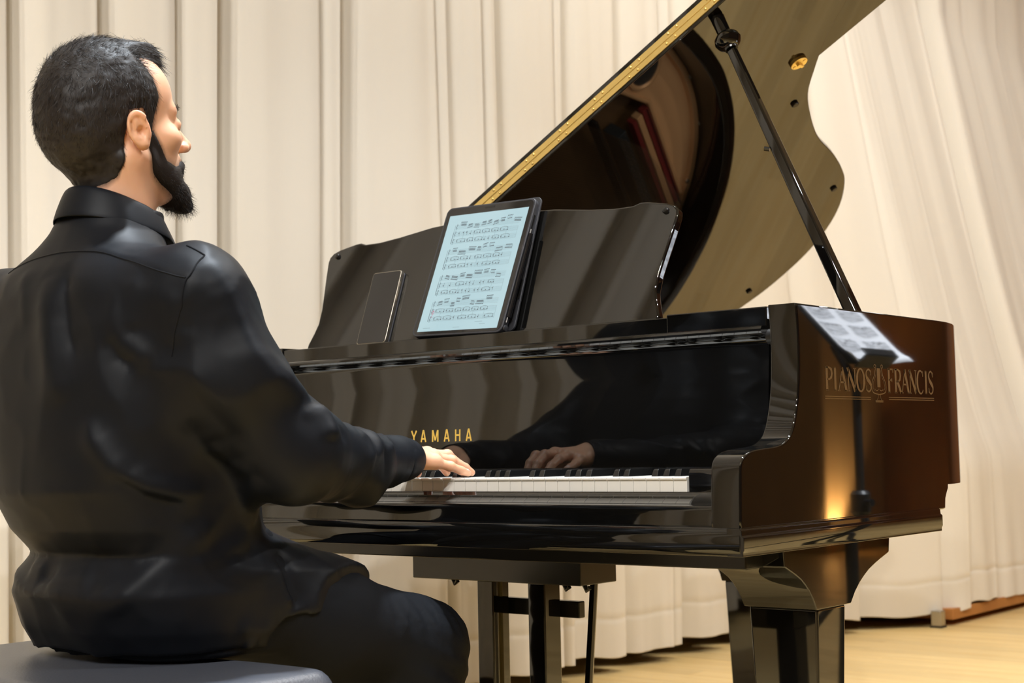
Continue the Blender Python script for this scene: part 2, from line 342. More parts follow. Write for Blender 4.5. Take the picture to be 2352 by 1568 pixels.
def notation(to3, width, v_tops, staff_h, mats, seed, parent, eps, rows=(1, 2), dense=True):
    # systems of one solo staff with runs of notes over a two-stave piano part
    r = random.Random(seed); A = MB(); B = MB(); lw = staff_h * 0.055
    for si, (v0, gap) in enumerate(v_tops):
        u0 = -width / 2 + (0.01 if si else 0.012); u1 = width / 2 - 0.004
        for st in range(3):
            vb = v0 - (0, 1.75, 3.55)[st] * staff_h * gap
            for k in range(5): stroke(B, [(u0, vb - k * staff_h / 4), (u1, vb - k * staff_h / 4)], lw, to3, eps)
            # clef
            stroke(A, [(u0 + 0.004, vb - staff_h * 1.25), (u0 + 0.0045, vb + staff_h * 0.25), (u0 + 0.006, vb), (u0 + 0.003, vb - staff_h * 0.6), (u0 + 0.0065, vb - staff_h * 0.8)], lw * 1.6, to3, eps * 1.5)
            u = u0 + 0.014
            if st == 0:
                while u < u1 - 0.012:
                    n = r.choice((4, 4, 4, 6)); du = r.uniform(0.0024, 0.0034); b0 = vb + staff_h * r.uniform(-0.5, 0.3); sl = r.uniform(-1, 1) * staff_h * 0.35; dn = r.choice((1, -1))
                    for q in range(n):
                        c = b0 + sl * q / n; e = arc(u + q * du, c - dn * staff_h * 0.75, staff_h * 0.16, staff_h * 0.11, 0, 360, 8)[:-1]; poly(A, e, to3, eps * 1.5)
                        stroke(A, [(u + q * du + dn * staff_h * 0.14, c - dn * staff_h * 0.75), (u + q * du + dn * staff_h * 0.14, c)], lw, to3, eps * 1.5)
                    stroke(A, [(u, b0), (u + (n - 1) * du + 0.0004, b0 + sl * (n - 1) / n)], staff_h * 0.17, to3, eps * 1.5)
                    if r.random() < 0.7: stroke(A, [(u, b0 - dn * staff_h * 0.25), (u + (n - 1) * du, b0 + sl * (n - 1) / n - dn * staff_h * 0.25)], staff_h * 0.14, to3, eps * 1.5)
                    u += n * du + r.uniform(0.002, 0.005)
            else:
                while u < u1 - 0.02:
                    if r.random() < 0.55:
                        w = r.uniform(0.012, 0.02); hgt = staff_h * r.uniform(0.5, 0.85)
                        stroke(A, arc(u + w / 2, vb - staff_h * 0.2, w / 2, hgt * 0.45, 10, 170, 10), lw * 1.1, to3, eps * 1.5)
                        stroke(A, [(u, vb - staff_h * 0.8), (u, vb)], lw * 1.4, to3, eps * 1.5); stroke(A, [(u + w, vb - staff_h * 0.8), (u + w, vb)], lw * 1.4, to3, eps * 1.5); stroke(A, [(u, vb - staff_h * 0.78), (u + w, vb - staff_h * 0.72)], lw * 1.6, to3, eps * 1.5)
                        for q in range(3): poly(A, arc(u + w * q / 2, vb - staff_h * (0.4 + 0.12 * q), staff_h * 0.17, staff_h * 0.12, 0, 360, 8)[:-1], to3, eps * 1.5)
                        u += w + 0.006
                    else:
                        poly(A, arc(u, vb - staff_h * r.uniform(0.2, 0.8), staff_h * 0.18, staff_h * 0.13, 0, 360, 8)[:-1], to3, eps * 1.5)
                        stroke(A, [(u + staff_h * 0.15, vb - staff_h * 0.9), (u + staff_h * 0.15, vb + staff_h * 0.1)], lw * 1.3, to3, eps * 1.5); u += r.uniform(0.008, 0.016)
        t0 = v0 - 1.75 * staff_h * gap; t1 = v0 - 3.55 * staff_h * gap - staff_h
        for k in range(7):
            uu = u0 + (u1 - u0) * k / 6.0; stroke(B if k else A, [(uu, t0), (uu, t1)], lw * (1.2 if k else 2.4), to3, eps * 1.2)
        stroke(A, [(u0, v0), (u0, t1)], lw, to3, eps)
    o1 = A.obj('notes', mats[0], parent, smooth=False); o2 = B.obj('stave_lines', mats[1], parent, smooth=False)
    return o1, o2
def frame(org, ux, vx):
    org = Vector(org); ux = Vector(ux).normalized(); vx = Vector(vx).normalized(); nn = ux.cross(vx).normalized()
    return lambda u, v, n=0.0: tuple(org + ux * u + vx * v + nn * n)

# ------------------------------------------------------------------ music stand right of the piano with a lit score on it
MS = empty('music_stand', (0.80, 1.49, ZF), 'black tripod music stand right of the piano, seen mirrored in its side', 'stand')
ta = math.radians(41); sv = Vector((math.sin(ta), 0, math.cos(ta))); so = Vector((0.70, 1.49, 0.235))
fr = frame(so, (0, -1, 0), sv)      # normal points to -x and up, towards the piano
def slab(fr, u0, u1, v0, v1, n0, n1):
    m = MB(); P = [(u0, v0), (u1, v0), (u1, v1), (u0, v1)]
    m.add([fr(u, v, n0) for u, v in P] + [fr(u, v, n1) for u, v in P], [(3, 2, 1, 0), (4, 5, 6, 7), (0, 1, 5, 4), (1, 2, 6, 5), (2, 3, 7, 6), (3, 0, 4, 7)]); return m
slab(fr, -0.115, 0.115, 0.0, 0.24, -0.014, -0.009).obj('desk', STANDM, MS, 0.002)
slab(fr, -0.085, 0.085, -0.010, -0.004, -0.014, 0.030).obj('lip', STANDM, MS, 0.002)
slab(fr, -0.085, 0.085, -0.010, 0.014, 0.026, 0.030).obj('lip', STANDM, MS, 0.002)
MB().tube([(0.80, 1.49, 0.28), (0.745, 1.49, 0.18), (0.745, 1.49, -0.36)], 0.011).obj('pole', STANDM, MS)
MB().tube([(0.745, 1.49, -0.10), (0.745, 1.49, -0.60)], 0.016).obj('lower_pole', STANDM, MS)
MB().lathe((0.745, 1.49, -0.13), (0, 0, 1), [(0, 0.018), (0.008, 0.024), (0.05, 0.024), (0.058, 0.018)]).obj('clamp', STANDM, MS)
MB().tube([(0.745, 1.49, -0.10), (0.705, 1.47, -0.10)], 0.009).obj('knob', STANDM, MS)
for k in range(3):
    a = math.radians(200 + 120 * k); c, s_ = math.cos(a), math.sin(a)
    MB().tube([(0.745 + 0.015 * c, 1.49 + 0.015 * s_, -0.36), (0.745 + 0.20 * c, 1.49 + 0.20 * s_, -0.60), (0.745 + 0.30 * c, 1.49 + 0.30 * s_, -0.716)], 0.010, flat=0.5).obj('leg', STANDM, MS)
SH = empty('sheet_music', so, 'open white sheet music on the music stand right of the piano', 'sheet music')
m = MB(); NU, NV = 24, 16; V = []
for j in range(NV + 1):
    for i in range(NU + 1):
        u = (i / NU - 0.5) * 0.305; v = j / NV * 0.252 - 0.007
        n = 0.004 + 0.010 * (abs(u) / 0.15) ** 3 * (1 - v / 0.25) + 0.004 * math.cos(u * 40) + 0.010 * math.exp(-(v / 0.02) ** 2) * (abs(u) / 0.15) ** 2
        V.append(fr(u, v - 0.012 * (abs(u) / 0.15) ** 4 * (1 - v / 0.245), n))
F = [(j * (NU + 1) + i, j * (NU + 1) + i + 1, (j + 1) * (NU + 1) + i + 1, (j + 1) * (NU + 1) + i) for j in range(NV) for i in range(NU)]
o = bpy.data.objects.new('page', mesh_from('page', V, F, PAPER, True)); link(o, SH); s = o.modifiers.new('t', 'SOLIDIFY'); s.thickness = 0.0006
def frp(u, v, n=0.0):
    nn = 0.004 + 0.010 * (abs(u) / 0.15) ** 3 * (1 - v / 0.25) + 0.004 * math.cos(u * 40)
    return fr(u, v, nn + 0.0012 + n)
notation(lambda u, v, n=0.0: frp(u - 0.076, v, n), 0.13, [(0.225, 0.9), (0.17, 0.9), (0.115, 0.9), (0.06, 0.9)], 0.0075, (PINK, PINK), 4, SH, 0.0003)
notation(lambda u, v, n=0.0: frp(u + 0.076, v, n), 0.13, [(0.225, 0.9), (0.17, 0.9), (0.115, 0.9), (0.06, 0.9)], 0.0075, (PINK, PINK), 5, SH, 0.0003)

# ================================================================== THE GRAND PIANO
PB = (-0.611, 0.6, ZF)
PI_ = empty('grand_piano', PB, 'glossy black grand piano with its lid propped open on the stage', 'piano')
XR, XL = 0.134, -1.3565; T = 0.047
# side profile of an arm (y, z)
armf = [(-0.0795, -0.0700), (-0.0775, -0.02), (-0.0755, 0.010), (-0.0735, 0.0190), (-0.0690, 0.0255), (-0.0623, 0.0300), (-0.0482, 0.0352), (-0.0238, 0.0386), (0.0050, 0.0402), (0.0299, 0.0427), (0.0470, 0.0475), (0.0614, 0.0558), (0.0700, 0.0655), (0.0770, 0.0780), (0.0845, 0.0985), (0.0900, 0.1200), (0.0940, 0.1500), (0.0957, 0.1860), (0.0945, 0.2200), (0.0915, 0.2455)]
armc = smooth_pts(armf, 3)
armp = [tuple(p) for p in armc] + [(0.59, 0.2455), (0.59, -0.0297 + 0.0005), (0.5925, -0.0355), (0.5865, -0.0422), (0.5800, -0.0520), (0.5774, -0.0690), (0.5700, -0.0700)]
def arm(name, x0, x1, outer):
    me = bpy.data.meshes.new(name); bm = bmesh.new(); n = len(armp)
    A = [bm.verts.new((x0, p[0], p[1])) for p in armp]; B = [bm.verts.new((x1, p[0], p[1])) for p in armp]
    bm.faces.new(A[::-1]); bm.faces.new(B); side = []
    for i in range(n): bm.faces.new((A[i], A[(i + 1) % n], B[(i + 1) % n], B[i]))
    wl = bm.edges.layers.float.new('bevel_weight_edge')
    ia = len(armc) - 1
    for e in bm.edges:
        va, vb = e.verts; same = abs(va.co.x - vb.co.x) < 1e-6
        if same:
            yy = (va.co.y + vb.co.y) / 2
            if not (abs(va.co.y - 0.59) < 1e-4 and abs(vb.co.y - 0.59) < 1e-4): e[wl] = 1.0
        elif False: e[wl] = 1.0
    bmesh.ops.recalc_face_normals(bm, faces=bm.faces); bm.to_mesh(me); bm.free(); me.materials.append(LACQ); sharp(me, 30)
    o = bpy.data.objects.new(name, me); link(o, PI_); bev(o, 0.003, 3, weight=True); return o
arm('case_arm', XR - T, XR, 1); arm('case_arm', XL, XL + T, -1)
# curved rim (plan outline, outer face) from the treble bend round the tail to the straight spine
lid_out = [(0.150, 0.549), (0.150, 0.62), (0.135, 0.705), (0.090, 0.790), (0.021, 0.862), (-0.024, 0.893), (-0.083, 0.939), (-0.160, 1.016), (-0.217, 1.081), (-0.269, 1.175), (-0.321, 1.294), (-0.357, 1.429), (-0.395, 1.537), (-0.434, 1.615), (-0.509, 1.714), (-0.603, 1.795), (-0.717, 1.855), (-0.831, 1.884), (-0.918, 1.892), (-1.03, 1.882), (-1.13, 1.855), (-1.23, 1.80), (-1.31, 1.72), (-1.352, 1.62), (-1.366, 1.50), (-1.366, 0.549)]
rim_c = [(XR, 0.58), (XR - 0.002, 0.62), (0.1140, 0.690), (0.0740, 0.768), (0.010, 0.840), (-0.034, 0.878), (-0.094, 0.926), (-0.171, 1.003), (-0.229, 1.071), (-0.282, 1.168), (-0.335, 1.289), (-0.371, 1.424), (-0.409, 1.531), (-0.447, 1.606), (-0.520, 1.702), (-0.611, 1.781), (-0.722, 1.840), (-0.834, 1.868), (-0.918, 1.876), (-1.028, 1.867), (-1.122, 1.841), (-1.217, 1.790), (-1.298, 1.712), (-1.341, 1.615), (XL, 1.50), (XL, 1.2), (XL, 0.59)]
rim_s = [(XR, 0.59)] + [tuple(p) for p in smooth_pts(rim_c, 5) if p[1] > 0.592 and not (p[0] < XL + 0.002 and p[1] < 1.45)] + [(XL, 1.2), (XL, 0.59)]
def offset_in(P, d):
    out = []
    for i in range(len(P)):
        a = Vector(P[max(i - 1, 0)]); b = Vector(P[min(i + 1, len(P) - 1)]); t = (b - a).normalized(); out.append((P[i][0] - t.y * d, P[i][1] + t.x * d))
    return out
def sweep(name, P, prof, mat, parent, smooth=True):
    # prof: list of (inset, z)
    rows = [offset_in(P, d) for d, z in prof]; V = []; n = len(P)
    for (d, z), rw in zip(prof, rows): V += [(p[0], p[1], z) for p in rw]
    m = len(prof); F = [(k * n + i, k * n + i + 1, ((k + 1) % m) * n + i + 1, ((k + 1) % m) * n + i) for k in range(m) for i in range(n - 1)]
    F += [tuple(k * n for k in range(m)), tuple(k * n + n - 1 for k in range(m))[::-1]]
    mb = MB(); mb.add(V, F); return mb.obj(name, mat, parent, deg=40)
zt = 0.2455
sweep('rim', rim_s, [(0, -0.029), (0, zt - 0.003), (0.0009, zt - 0.0009), (0.003, zt), (T - 0.003, zt), (T - 0.0009, zt - 0.0009), (T, zt - 0.003), (T, 0.12), (T + 0.02, 0.12), (T + 0.02, -0.029)], LACQ, PI_)
inner = offset_in(rim_s, T + 0.001)
# keybed with moulded front, side moulding, recess block below
kbp = [(-0.0585, -0.0655), (-0.0800, -0.0662), (-0.0828, -0.0715), (-0.0842, -0.0785), (-0.0842, -0.0990), (-0.0815, -0.1040), (0.549, -0.1040), (0.549, -0.0655)]
MB().prism(kbp, XL - 0.001, XR + 0.001, 'x').obj('keybed', LACQ, PI_, 0.0012)
for sx, x in ((1, XR), (-1, XL)):
    pr = [(x, -0.0665), (x + sx * 0.003, -0.0695), (x + sx * 0.0035, -0.076), (x + sx * 0.0065, -0.0785), (x + sx * 0.0065, -0.095), (x + sx * 0.0045, -0.0985), (x + sx * 0.0045, -0.1042), (x - sx * 0.02, -0.1042), (x - sx * 0.02, -0.0665)]
    MB().prism(pr, -0.0835, 0.549, 'y').obj('side_moulding', LACQ, PI_, 0.0008)
MB().box(-1.30, 0.085, 0.012, 0.385, -0.130, -0.1035).obj('keybed_underframe', SATIN, PI_, 0.002)
MB().box(-1.31, 0.09, -0.003, 0.30, -0.066, -0.030).obj('key_frame', DARK, PI_)
MB().prism([(-0.0030, -0.0210), (-0.0070, -0.0248), (-0.0120, -0.0284), (-0.0190, -0.0320), (-0.0280, -0.0350), (-0.0380, -0.0370), (-0.0460, -0.0380), (-0.0492, -0.0390), (-0.0505, -0.0420), (-0.0510, -0.0460), (-0.0515, -0.0660), (-0.0040, -0.0660)], XL + T + 0.0005, XR - T - 0.0005, 'x').obj('key_slip', LACQ, PI_, 0.0006)
for x0, x1 in ((0.0045, XR - T - 0.0005), (XL + T + 0.0005, -1.2270)):
    MB().prism([(-0.003, -0.045), (-0.003, 0.006), (0.000, 0.0110), (0.006, 0.0130), (0.149, 0.0135), (0.149, -0.045)], x0, x1, 'x').obj('key_block', LACQ, PI_, 0.001)
    MB().lathe(((x1 - 0.004) if x0 > -1 else x0 + 0.006, 0.02, 0.0130), (0, 0, 1), [(0, 0.005), (0.005, 0.005), (0.007, 0.003)]).obj('key_block_peg', STEEL, PI_)
# keys
wk = MB().prism([(0.0, -0.021), (0.0004, -0.0042), (-0.0016, -0.0040), (-0.0022, -0.0028), (-0.0020, -0.0010), (-0.0010, -0.0002), (0.0006, 0.0), (0.149, 0.0), (0.149, -0.021)], -0.0229, -0.0005, 'x')
WK = mesh_from('white_key', wk.v, wk.f, IVORY); b_ = bmesh.new(); b_.from_mesh(WK); bmesh.ops.recalc_face_normals(b_, faces=b_.faces); b_.to_mesh(WK); b_.free(); sharp(WK, 30)
bk = MB(); hb, htp = 0.0056, 0.0046
V = [(-hb, 0.050, -0.002), (hb, 0.050, -0.002), (hb, 0.149, -0.002), (-hb, 0.149, -0.002), (-htp, 0.0555, 0.0092), (htp, 0.0555, 0.0092), (htp - 0.0008, 0.0585, 0.0112), (-htp + 0.0008, 0.0585, 0.0112), (htp - 0.0008, 0.149, 0.0118), (-htp + 0.0008, 0.149, 0.0118), (-htp, 0.149, 0.010), (htp, 0.149, 0.010)]
bk.add(V, [(3, 2, 1, 0), (0, 1, 5, 4), (4, 5, 6, 7), (7, 6, 8, 9), (1, 2, 11, 5), (5, 11, 8, 6), (3, 0, 4, 10), (10, 4, 7, 9), (2, 3, 10, 9, 8, 11)])
BK = mesh_from('black_key', bk.v, bk.f, EBONY); b_ = bmesh.new(); b_.from_mesh(BK); bmesh.ops.recalc_face_normals(b_, faces=b_.faces); b_.to_mesh(BK); b_.free(); sharp(BK, 30)
for n in range(52):
    o = bpy.data.objects.new('white_key', WK); o.location = (-0.0235 * n, 0, 0); link(o, PI_)
for k in range(1, 52):
    if (k % 7) in (2, 3, 4, 6, 0):
        off = {2: -0.003, 3: 0, 4: 0.003, 6: -0.002, 0: 0.002}[k % 7]
        o = bpy.data.objects.new('black_key', BK); o.location = (-0.0235 * k + off, 0, 0); link(o, PI_); bev(o, 0.0007, 2, 20)
# fallboard with a coved lip that mirrors the keys
fb = [(0.186, 0.003), (0.1535, 0.003), (0.1515, 0.006), (0.1515, 0.070), (0.1535, 0.110), (0.1570, 0.155), (0.1600, 0.1930)]
for i in range(1, 9):
    a = math.radians(90 * i / 8); fb.append((0.1460 + 0.0140 * math.cos(a), 0.1940 + 0.0140 * math.sin(a)))
fb += [(0.1425, 0.2085), (0.1395, 0.2100), (0.1375, 0.2130), (0.1375, 0.2165), (0.1395, 0.2200), (0.1430, 0.2215), (0.186, 0.2225)]
FB = MB().prism(fb, XL + T + 0.040, 0.0485, 'x').obj('fallboard', LACQ, PI_, deg=25)
for x in (0.050, XL + T + 0.0385): MB().lathe((x, 0.163, 0.205), (1 if x > 0 else -1, 0, 0), [(-0.002, 0.012), (0.012, 0.012), (0.014, 0.009), (0.034, 0.006)]).obj('fallboard_hinge', DARK, PI_)
MB().box(XL + T + 0.002, XR - T - 0.002, 0.186, 0.20, 0.0, 0.222).obj('name_board_back', LACQ, PI_)
# maker's name on the fallboard
def fbm(u, v, n=0.0):   # u along x from the middle, v above z = 0.0607
    z = 0.0607 + v; return (-0.611 + u, 0.1513 + 0.05 * max(0.0, z - 0.070) - n, z)
LET = {'Y': [[(0, 1), (0.5, 0.42)], [(1, 1), (0.5, 0.42)], [(0.5, 0.46), (0.5, 0)]], 'A': [[(0.04, 0), (0.46, 1)], [(0.96, 0), (0.54, 1)], [(0.2, 0.28), (0.8, 0.28)]],
       'M': [[(0.08, 0), (0.08, 1)], [(0.92, 0), (0.92, 1)], [(0.1, 1), (0.5, 0.12)], [(0.9, 1), (0.5, 0.12)]], 'H': [[(0.1, 0), (0.1, 1)], [(0.9, 0), (0.9, 1)], [(0.1, 0.52), (0.9, 0.52)]]}
xs = [-0.0716, -0.0485, -0.0215, 0.0075, 0.0335, 0.0590]; hw = 0.0207
for ch, x in zip('YAMAHA', xs):
    w = 0.0150 if ch == 'M' else 0.0120; mb = MB()
    for st in LET[ch]: stroke(mb, [(x + p[0] * w, p[1] * hw) for p in st], 0.0031, fbm, 0.0)
    if ch == 'A': stroke(mb, [(x + 0.38 * w, hw), (x + 0.62 * w, hw)], 0.002, fbm, 0.0)
    o = mb.obj('name_letter', BRASSD, FB, smooth=False); s = o.modifiers.new('t', 'SOLIDIFY'); s.thickness = 0.0003; s.offset = 0
# dealer's name printed on the right side (u along +y, v up)
sidef = lambda u, v, n=0.0: (XR + 0.0003 + n, u, v)
def serif(ch, u, w, v0, h, mb):
    tk, tn = 0.0068, 0.0026; S = lambda pts, wd: stroke(mb, [(u + p[0] * w, v0 + p[1] * h) for p in pts], wd, sidef)
    def sf(px, pv, l=0.20): S([(px - l, pv), (px + l, pv)], 0.0016)
    if ch in 'PRFI':
        x = 0.25 if ch != 'I' else 0.5; S([(x, 0), (x, 1)], tk); sf(x, 0.008); sf(x, 0.992)
    if ch in 'PR':
        S([(0.25, 0.99), (0.6, 0.985), (0.88, 0.9), (0.95, 0.74), (0.86, 0.57), (0.6, 0.48), (0.3, 0.47)], [tn, tn, 0.005, 0.006, 0.005, tn, tn])
    if ch == 'R': S([(0.5, 0.48), (1.0, 0.0)], tk); sf(1.0, 0.008, 0.12)
    if ch == 'F': S([(0.25, 0.985), (0.95, 0.985)], tn); S([(0.95, 1.0), (0.97, 0.84)], tn); S([(0.25, 0.53), (0.75, 0.53)], tn); S([(0.75, 0.6), (0.75, 0.46)], tn)
    if ch == 'A': S([(0.05, 0), (0.5, 1)], tn); S([(0.48, 1.0), (0.95, 0)], tk); S([(0.2, 0.37), (0.75, 0.37)], tn); sf(0.05, 0.008, 0.16); sf(0.95, 0.008, 0.16)
    if ch == 'N': S([(0.12, 0), (0.12, 1)], tn); S([(0.06, 1), (0.9, 0)], tk); S([(0.9, 0), (0.9, 1)], tn); sf(0.12, 0.008, 0.16); sf(0.9, 0.992, 0.16); sf(0.06, 0.992, 0.14)
    if ch == 'O':
        a = arc(0.5, 0.5, 0.46, 0.5, 0, 360, 28); S(a, [tn + 0.0038 * abs(math.cos(2 * PI * i / 28)) ** 1.5 for i in range(29)])
    if ch == 'C':
        a = arc(0.52, 0.5, 0.48, 0.5, 45, 318, 24); S(a, [tn + 0.0038 * max(0, -math.cos(math.radians(45 + 273 * i / 24))) ** 1.5 for i in range(25)]); S([(0.86, 0.98), (0.88, 0.74)], tn)
    if ch == 'S':
        p = smooth_pts([(0.85, 0.80), (0.72, 0.95), (0.48, 0.99), (0.2, 0.90), (0.14, 0.74), (0.3, 0.58), (0.62, 0.44), (0.86, 0.28), (0.80, 0.10), (0.5, 0.01), (0.22, 0.06), (0.12, 0.22)], 4)
        S(p, [tn + 0.0045 * math.exp(-((i / len(p) - 0.5) / 0.16) ** 2) for i in range(len(p))]); S([(0.87, 0.95), (0.87, 0.74)], tn); S([(0.1, 0.05), (0.1, 0.26)], tn)
SIDE = [o for o in PI_.children if o.name.startswith('case_arm')][0]
u = 0.1700
for ch, w in zip('PIANOS', (0.0225, 0.0125, 0.0270, 0.0270, 0.0260, 0.0215)):
    mb = MB(); serif(ch, u, w, 0.1215, 0.0345, mb); mb.obj('side_letter', DECAL, SIDE, smooth=False); u += w + 0.0030
u = 0.3765
for ch, w in zip('FRANCIS', (0.0205, 0.0250, 0.0265, 0.0265, 0.0255, 0.0125, 0.0205)):
    mb = MB(); serif(ch, u, w, 0.1212, 0.0375, mb); mb.obj('side_letter', DECAL, SIDE, smooth=False); u += w + 0.0024
mb = MB()
for a, b in ((0.1680, 0.3165), (0.3790, 0.5480)):
    for v in (0.1095, 0.1128): stroke(mb, [(a, v + (0.0 if a < 0.3 else 0.0008)), (b, v + (0.0 if a < 0.3 else 0.0014))], 0.0012, sidef)
mb.obj('side_rule', DECAL, SIDE, smooth=False)
mb = MB(); uc = 0.3455
for sg in (-1, 1):
    stroke(mb, smooth_pts([(uc + sg * 0.010, 0.160), (uc + sg * 0.014, 0.148), (uc + sg * 0.022, 0.138), (uc + sg * 0.0245, 0.128), (uc + sg * 0.020, 0.1205), (uc, 0.1175)], 4), 0.0018, sidef)
    stroke(mb, smooth_pts([(uc + sg * 0.007, 0.156), (uc + sg * 0.011, 0.146), (uc + sg * 0.018, 0.137), (uc + sg * 0.020, 0.128), (uc + sg * 0.015, 0.123)], 4), 0.0010, sidef)
    stroke(mb, arc(uc + sg * 0.012, 0.1615, 0.0035, 0.0025, 0, 360, 10), 0.0012, sidef)
    stroke(mb, arc(uc + sg * 0.008, 0.1265, 0.006, 0.003, 180, 360, 8), 0.0012, sidef)
    stroke(mb, [(uc + sg * 0.004, 0.1170), (uc + sg * 0.005, 0.1120), (uc + sg * 0.008, 0.1090)], 0.0012, sidef)
stroke(mb, [(uc, 0.1585), (uc, 0.1290)], 0.011, sidef)
for v in (0.1080, 0.1062): stroke(mb, [(uc - 0.0135, v), (uc + 0.0135, v)], 0.0013, sidef)
mb.obj('lyre_emblem', DECAL, SIDE, smooth=False)
# music desk on its shelf
MB().box(-1.245, 0.028, 0.193, 0.44, 0.2222, 0.2500).obj('desk_shelf', LACQ, PI_, 0.0015)
for x0, x1 in ((-0.154, 0.0285), (-1.2505, -1.068)):
    MB().box(x0, x1, 0.1905, 0.46, 0.2215, 0.2545).obj('shelf_block', LACQ, PI_, 0.0018, 3)
dt = math.radians(19.7)
dsk = frame((-0.611, 0.22, 0.25), (1, 0, 0), (0, math.sin(dt), math.cos(dt)))    # normal faces the player
half = [(0.420, 0.0), (0.4195, 0.012), (0.4110, 0.035), (0.4055, 0.055), (0.4065, 0.085), (0.4120, 0.120), (0.4190, 0.160), (0.4235, 0.192), (0.4215, 0.2030), (0.4130, 0.2120), (0.396, 0.2180), (0.354, 0.2262), (0.340, 0.2272), (0.325, 0.2225), (0.285, 0.2225), (0.23, 0.2280), (0.15, 0.2390), (0.075, 0.2430), (0.0, 0.2440)]
outl = half + [(-p[0], p[1]) for p in half[::-1][1:]]
mb = MB(); n = len(outl); mb.add([dsk(p[0], p[1], 0) for p in outl] + [dsk(p[0], p[1], -0.017) for p in outl], [tuple(range(n)), tuple(range(n, 2 * n))[::-1]] + [(i, i + n, (i + 1) % n + n, (i + 1) % n) for i in range(n)])
DESK = mb.obj('music_desk', LACQ, PI_, 0.004, 3, deg=30)
mb = MB(); c = dsk(0.3975, 0.2025, -0.001); nn = Vector(dsk(0, 0, 1)) - Vector(dsk(0, 0, 0)); mb.lathe(c, nn, [(0, 0.0060), (0.004, 0.0058), (0.006, 0.0045), (0.0068, 0.002)]).obj('desk_stud', SATIN, DESK)
mb = MB(); c = dsk(-0.3975, 0.2025, -0.001); mb.lathe(c, nn, [(0, 0.0060), (0.004, 0.0058), (0.006, 0.0045), (0.0068, 0.002)]).obj('desk_stud', SATIN, DESK)
MB().tube([dsk(0.25, 0.16, -0.02), (-0.361, 0.42, 0.256)], 0.005).obj('desk_prop', BRASS, PI_); MB().tube([dsk(-0.25, 0.16, -0.02), (-0.861, 0.42, 0.256)], 0.005).obj('desk_prop', BRASS, PI_)
# lid: a flat panel turned about the spine, its front flap folded back on top of it
la = math.radians(29.0); lc, ls = math.cos(la), math.sin(la)
def lid(s, y, h): d = s + 1.357; return (-1.357 + d * lc - h * ls, y, 0.249 + d * ls + h * lc)
def lid_slab(name, P, h0, h1, bevel):
    n = len(P); mb = MB(); mb.add([lid(p[0], p[1], h0) for p in P] + [lid(p[0], p[1], h1) for p in P], [tuple(range(n)), tuple(range(n, 2 * n))[::-1]] + [(i, (i + 1) % n, (i + 1) % n + n, i + n) for i in range(n)])
    return mb.obj(name, LACQ, PI_, bevel, 3, deg=30)
lo = [(0.150, 0.549), (0.150, 0.60)] + [tuple(p) for p in smooth_pts(lid_out[1:-1], 4)][1:] + [(-1.366, 0.549)]
LID = lid_slab('lid', lo, 0.0, 0.0190, 0.0022)
FLAP = lid_slab('lid_flap', [(0.150, 0.549), (0.150, 1.014), (-1.366, 1.014), (-1.366, 0.549)], 0.0205, 0.0420, 0.0022)
mb = MB()
def lbox(mb, s0, s1, y0, y1, h0, h1):
    return mb.add([lid(s0, y0, h0), lid(s1, y0, h0), lid(s1, y1, h0), lid(s0, y1, h0), lid(s0, y0, h1), lid(s1, y0, h1), lid(s1, y1, h1), lid(s0, y1, h1)], [(3, 2, 1, 0), (4, 5, 6, 7), (0, 1, 5, 4), (1, 2, 6, 5), (2, 3, 7, 6), (3, 0, 4, 7)])
lbox(MB(), -1.35, 0.145, 0.5465, 0.5495, 0.0070, 0.0185).obj('hinge_leaf', BRASS, PI_, 0.0006)
lbox(MB(), -1.35, 0.145, 0.5465, 0.5495, 0.0205, 0.0315).obj('hinge_leaf', BRASS, PI_, 0.0006)
mb = MB(); s = -1.35
while s < 0.14:
    mb.tube([lid(s, 0.5468, 0.0195), lid(s + 0.0205, 0.5468, 0.0195)], 0.0016, 8); s += 0.0212
mb.obj('hinge_knuckles', BRASS, PI_)
sm = MB().lathe((0, 0, 0), (0, -1, 0), [(0, 0.0030), (0.0012, 0.0027), (0.0020, 0.0012)], 10); SM = mesh_from('hinge_screw', sm.v, sm.f, BRASS, True)
for k in range(30):
    for h, ds in ((0.0125, 0.0), (0.0265, 0.012)):
        s = -1.335 + 0.0505 * (k - (k % 2) * 0.55) + ds
        if s < 0.14: o = bpy.data.objects.new('hinge_screw', SM); o.location = lid(s, 0.5466, h); link(o, PI_)
ln = Vector((ls, 0, -lc))   # out of the lid's underside
for s, y, r in ((-0.253, 1.076, 0.0085), (-0.460, 1.597, 0.0085), (-0.900, 1.819, 0.0085), (0.115, 0.60, 0.0085)):
    MB().lathe(lid(s, y, 0), ln, [(-0.001, r), (0.0045, r), (0.0060, r * 0.8)]).obj('rubber_bumper', DARK, LID)
LK = MB().lathe(lid(-0.150, 0.930, 0), ln, [(-0.001, 0.0190), (0.0065, 0.0190), (0.0072, 0.0182)], 28).obj('lid_lock', BRASS, LID, deg=35)
c = Vector(lid(-0.150, 0.930, 0)) + ln * 0.0070
mb = MB(); ud = Vector((lc, 0, ls)); vd = Vector((0, 1, 0)); q = [(-0.0035, -0.010), (0.0035, -0.010), (0.0035, 0.010), (-0.0035, 0.010)]
mb.add([c + ud * a + vd * b for a, b in q] + [c + ud * a + vd * b + ln * 0.007 for a, b in q], [(0, 1, 2, 3), (7, 6, 5, 4), (0, 4, 5, 1), (1, 5, 6, 2), (2, 6, 7, 3), (3, 7, 4, 0)]); mb.obj('lock_tongue', BRASS, LID, 0.001)
for a in (-0.0120, 0.0120): MB().lathe(c + ud * a + vd * a * 0.2, ln, [(0, 0.0034), (0.0014, 0.003)], 12).obj('lock_screw', BRASS, LID)
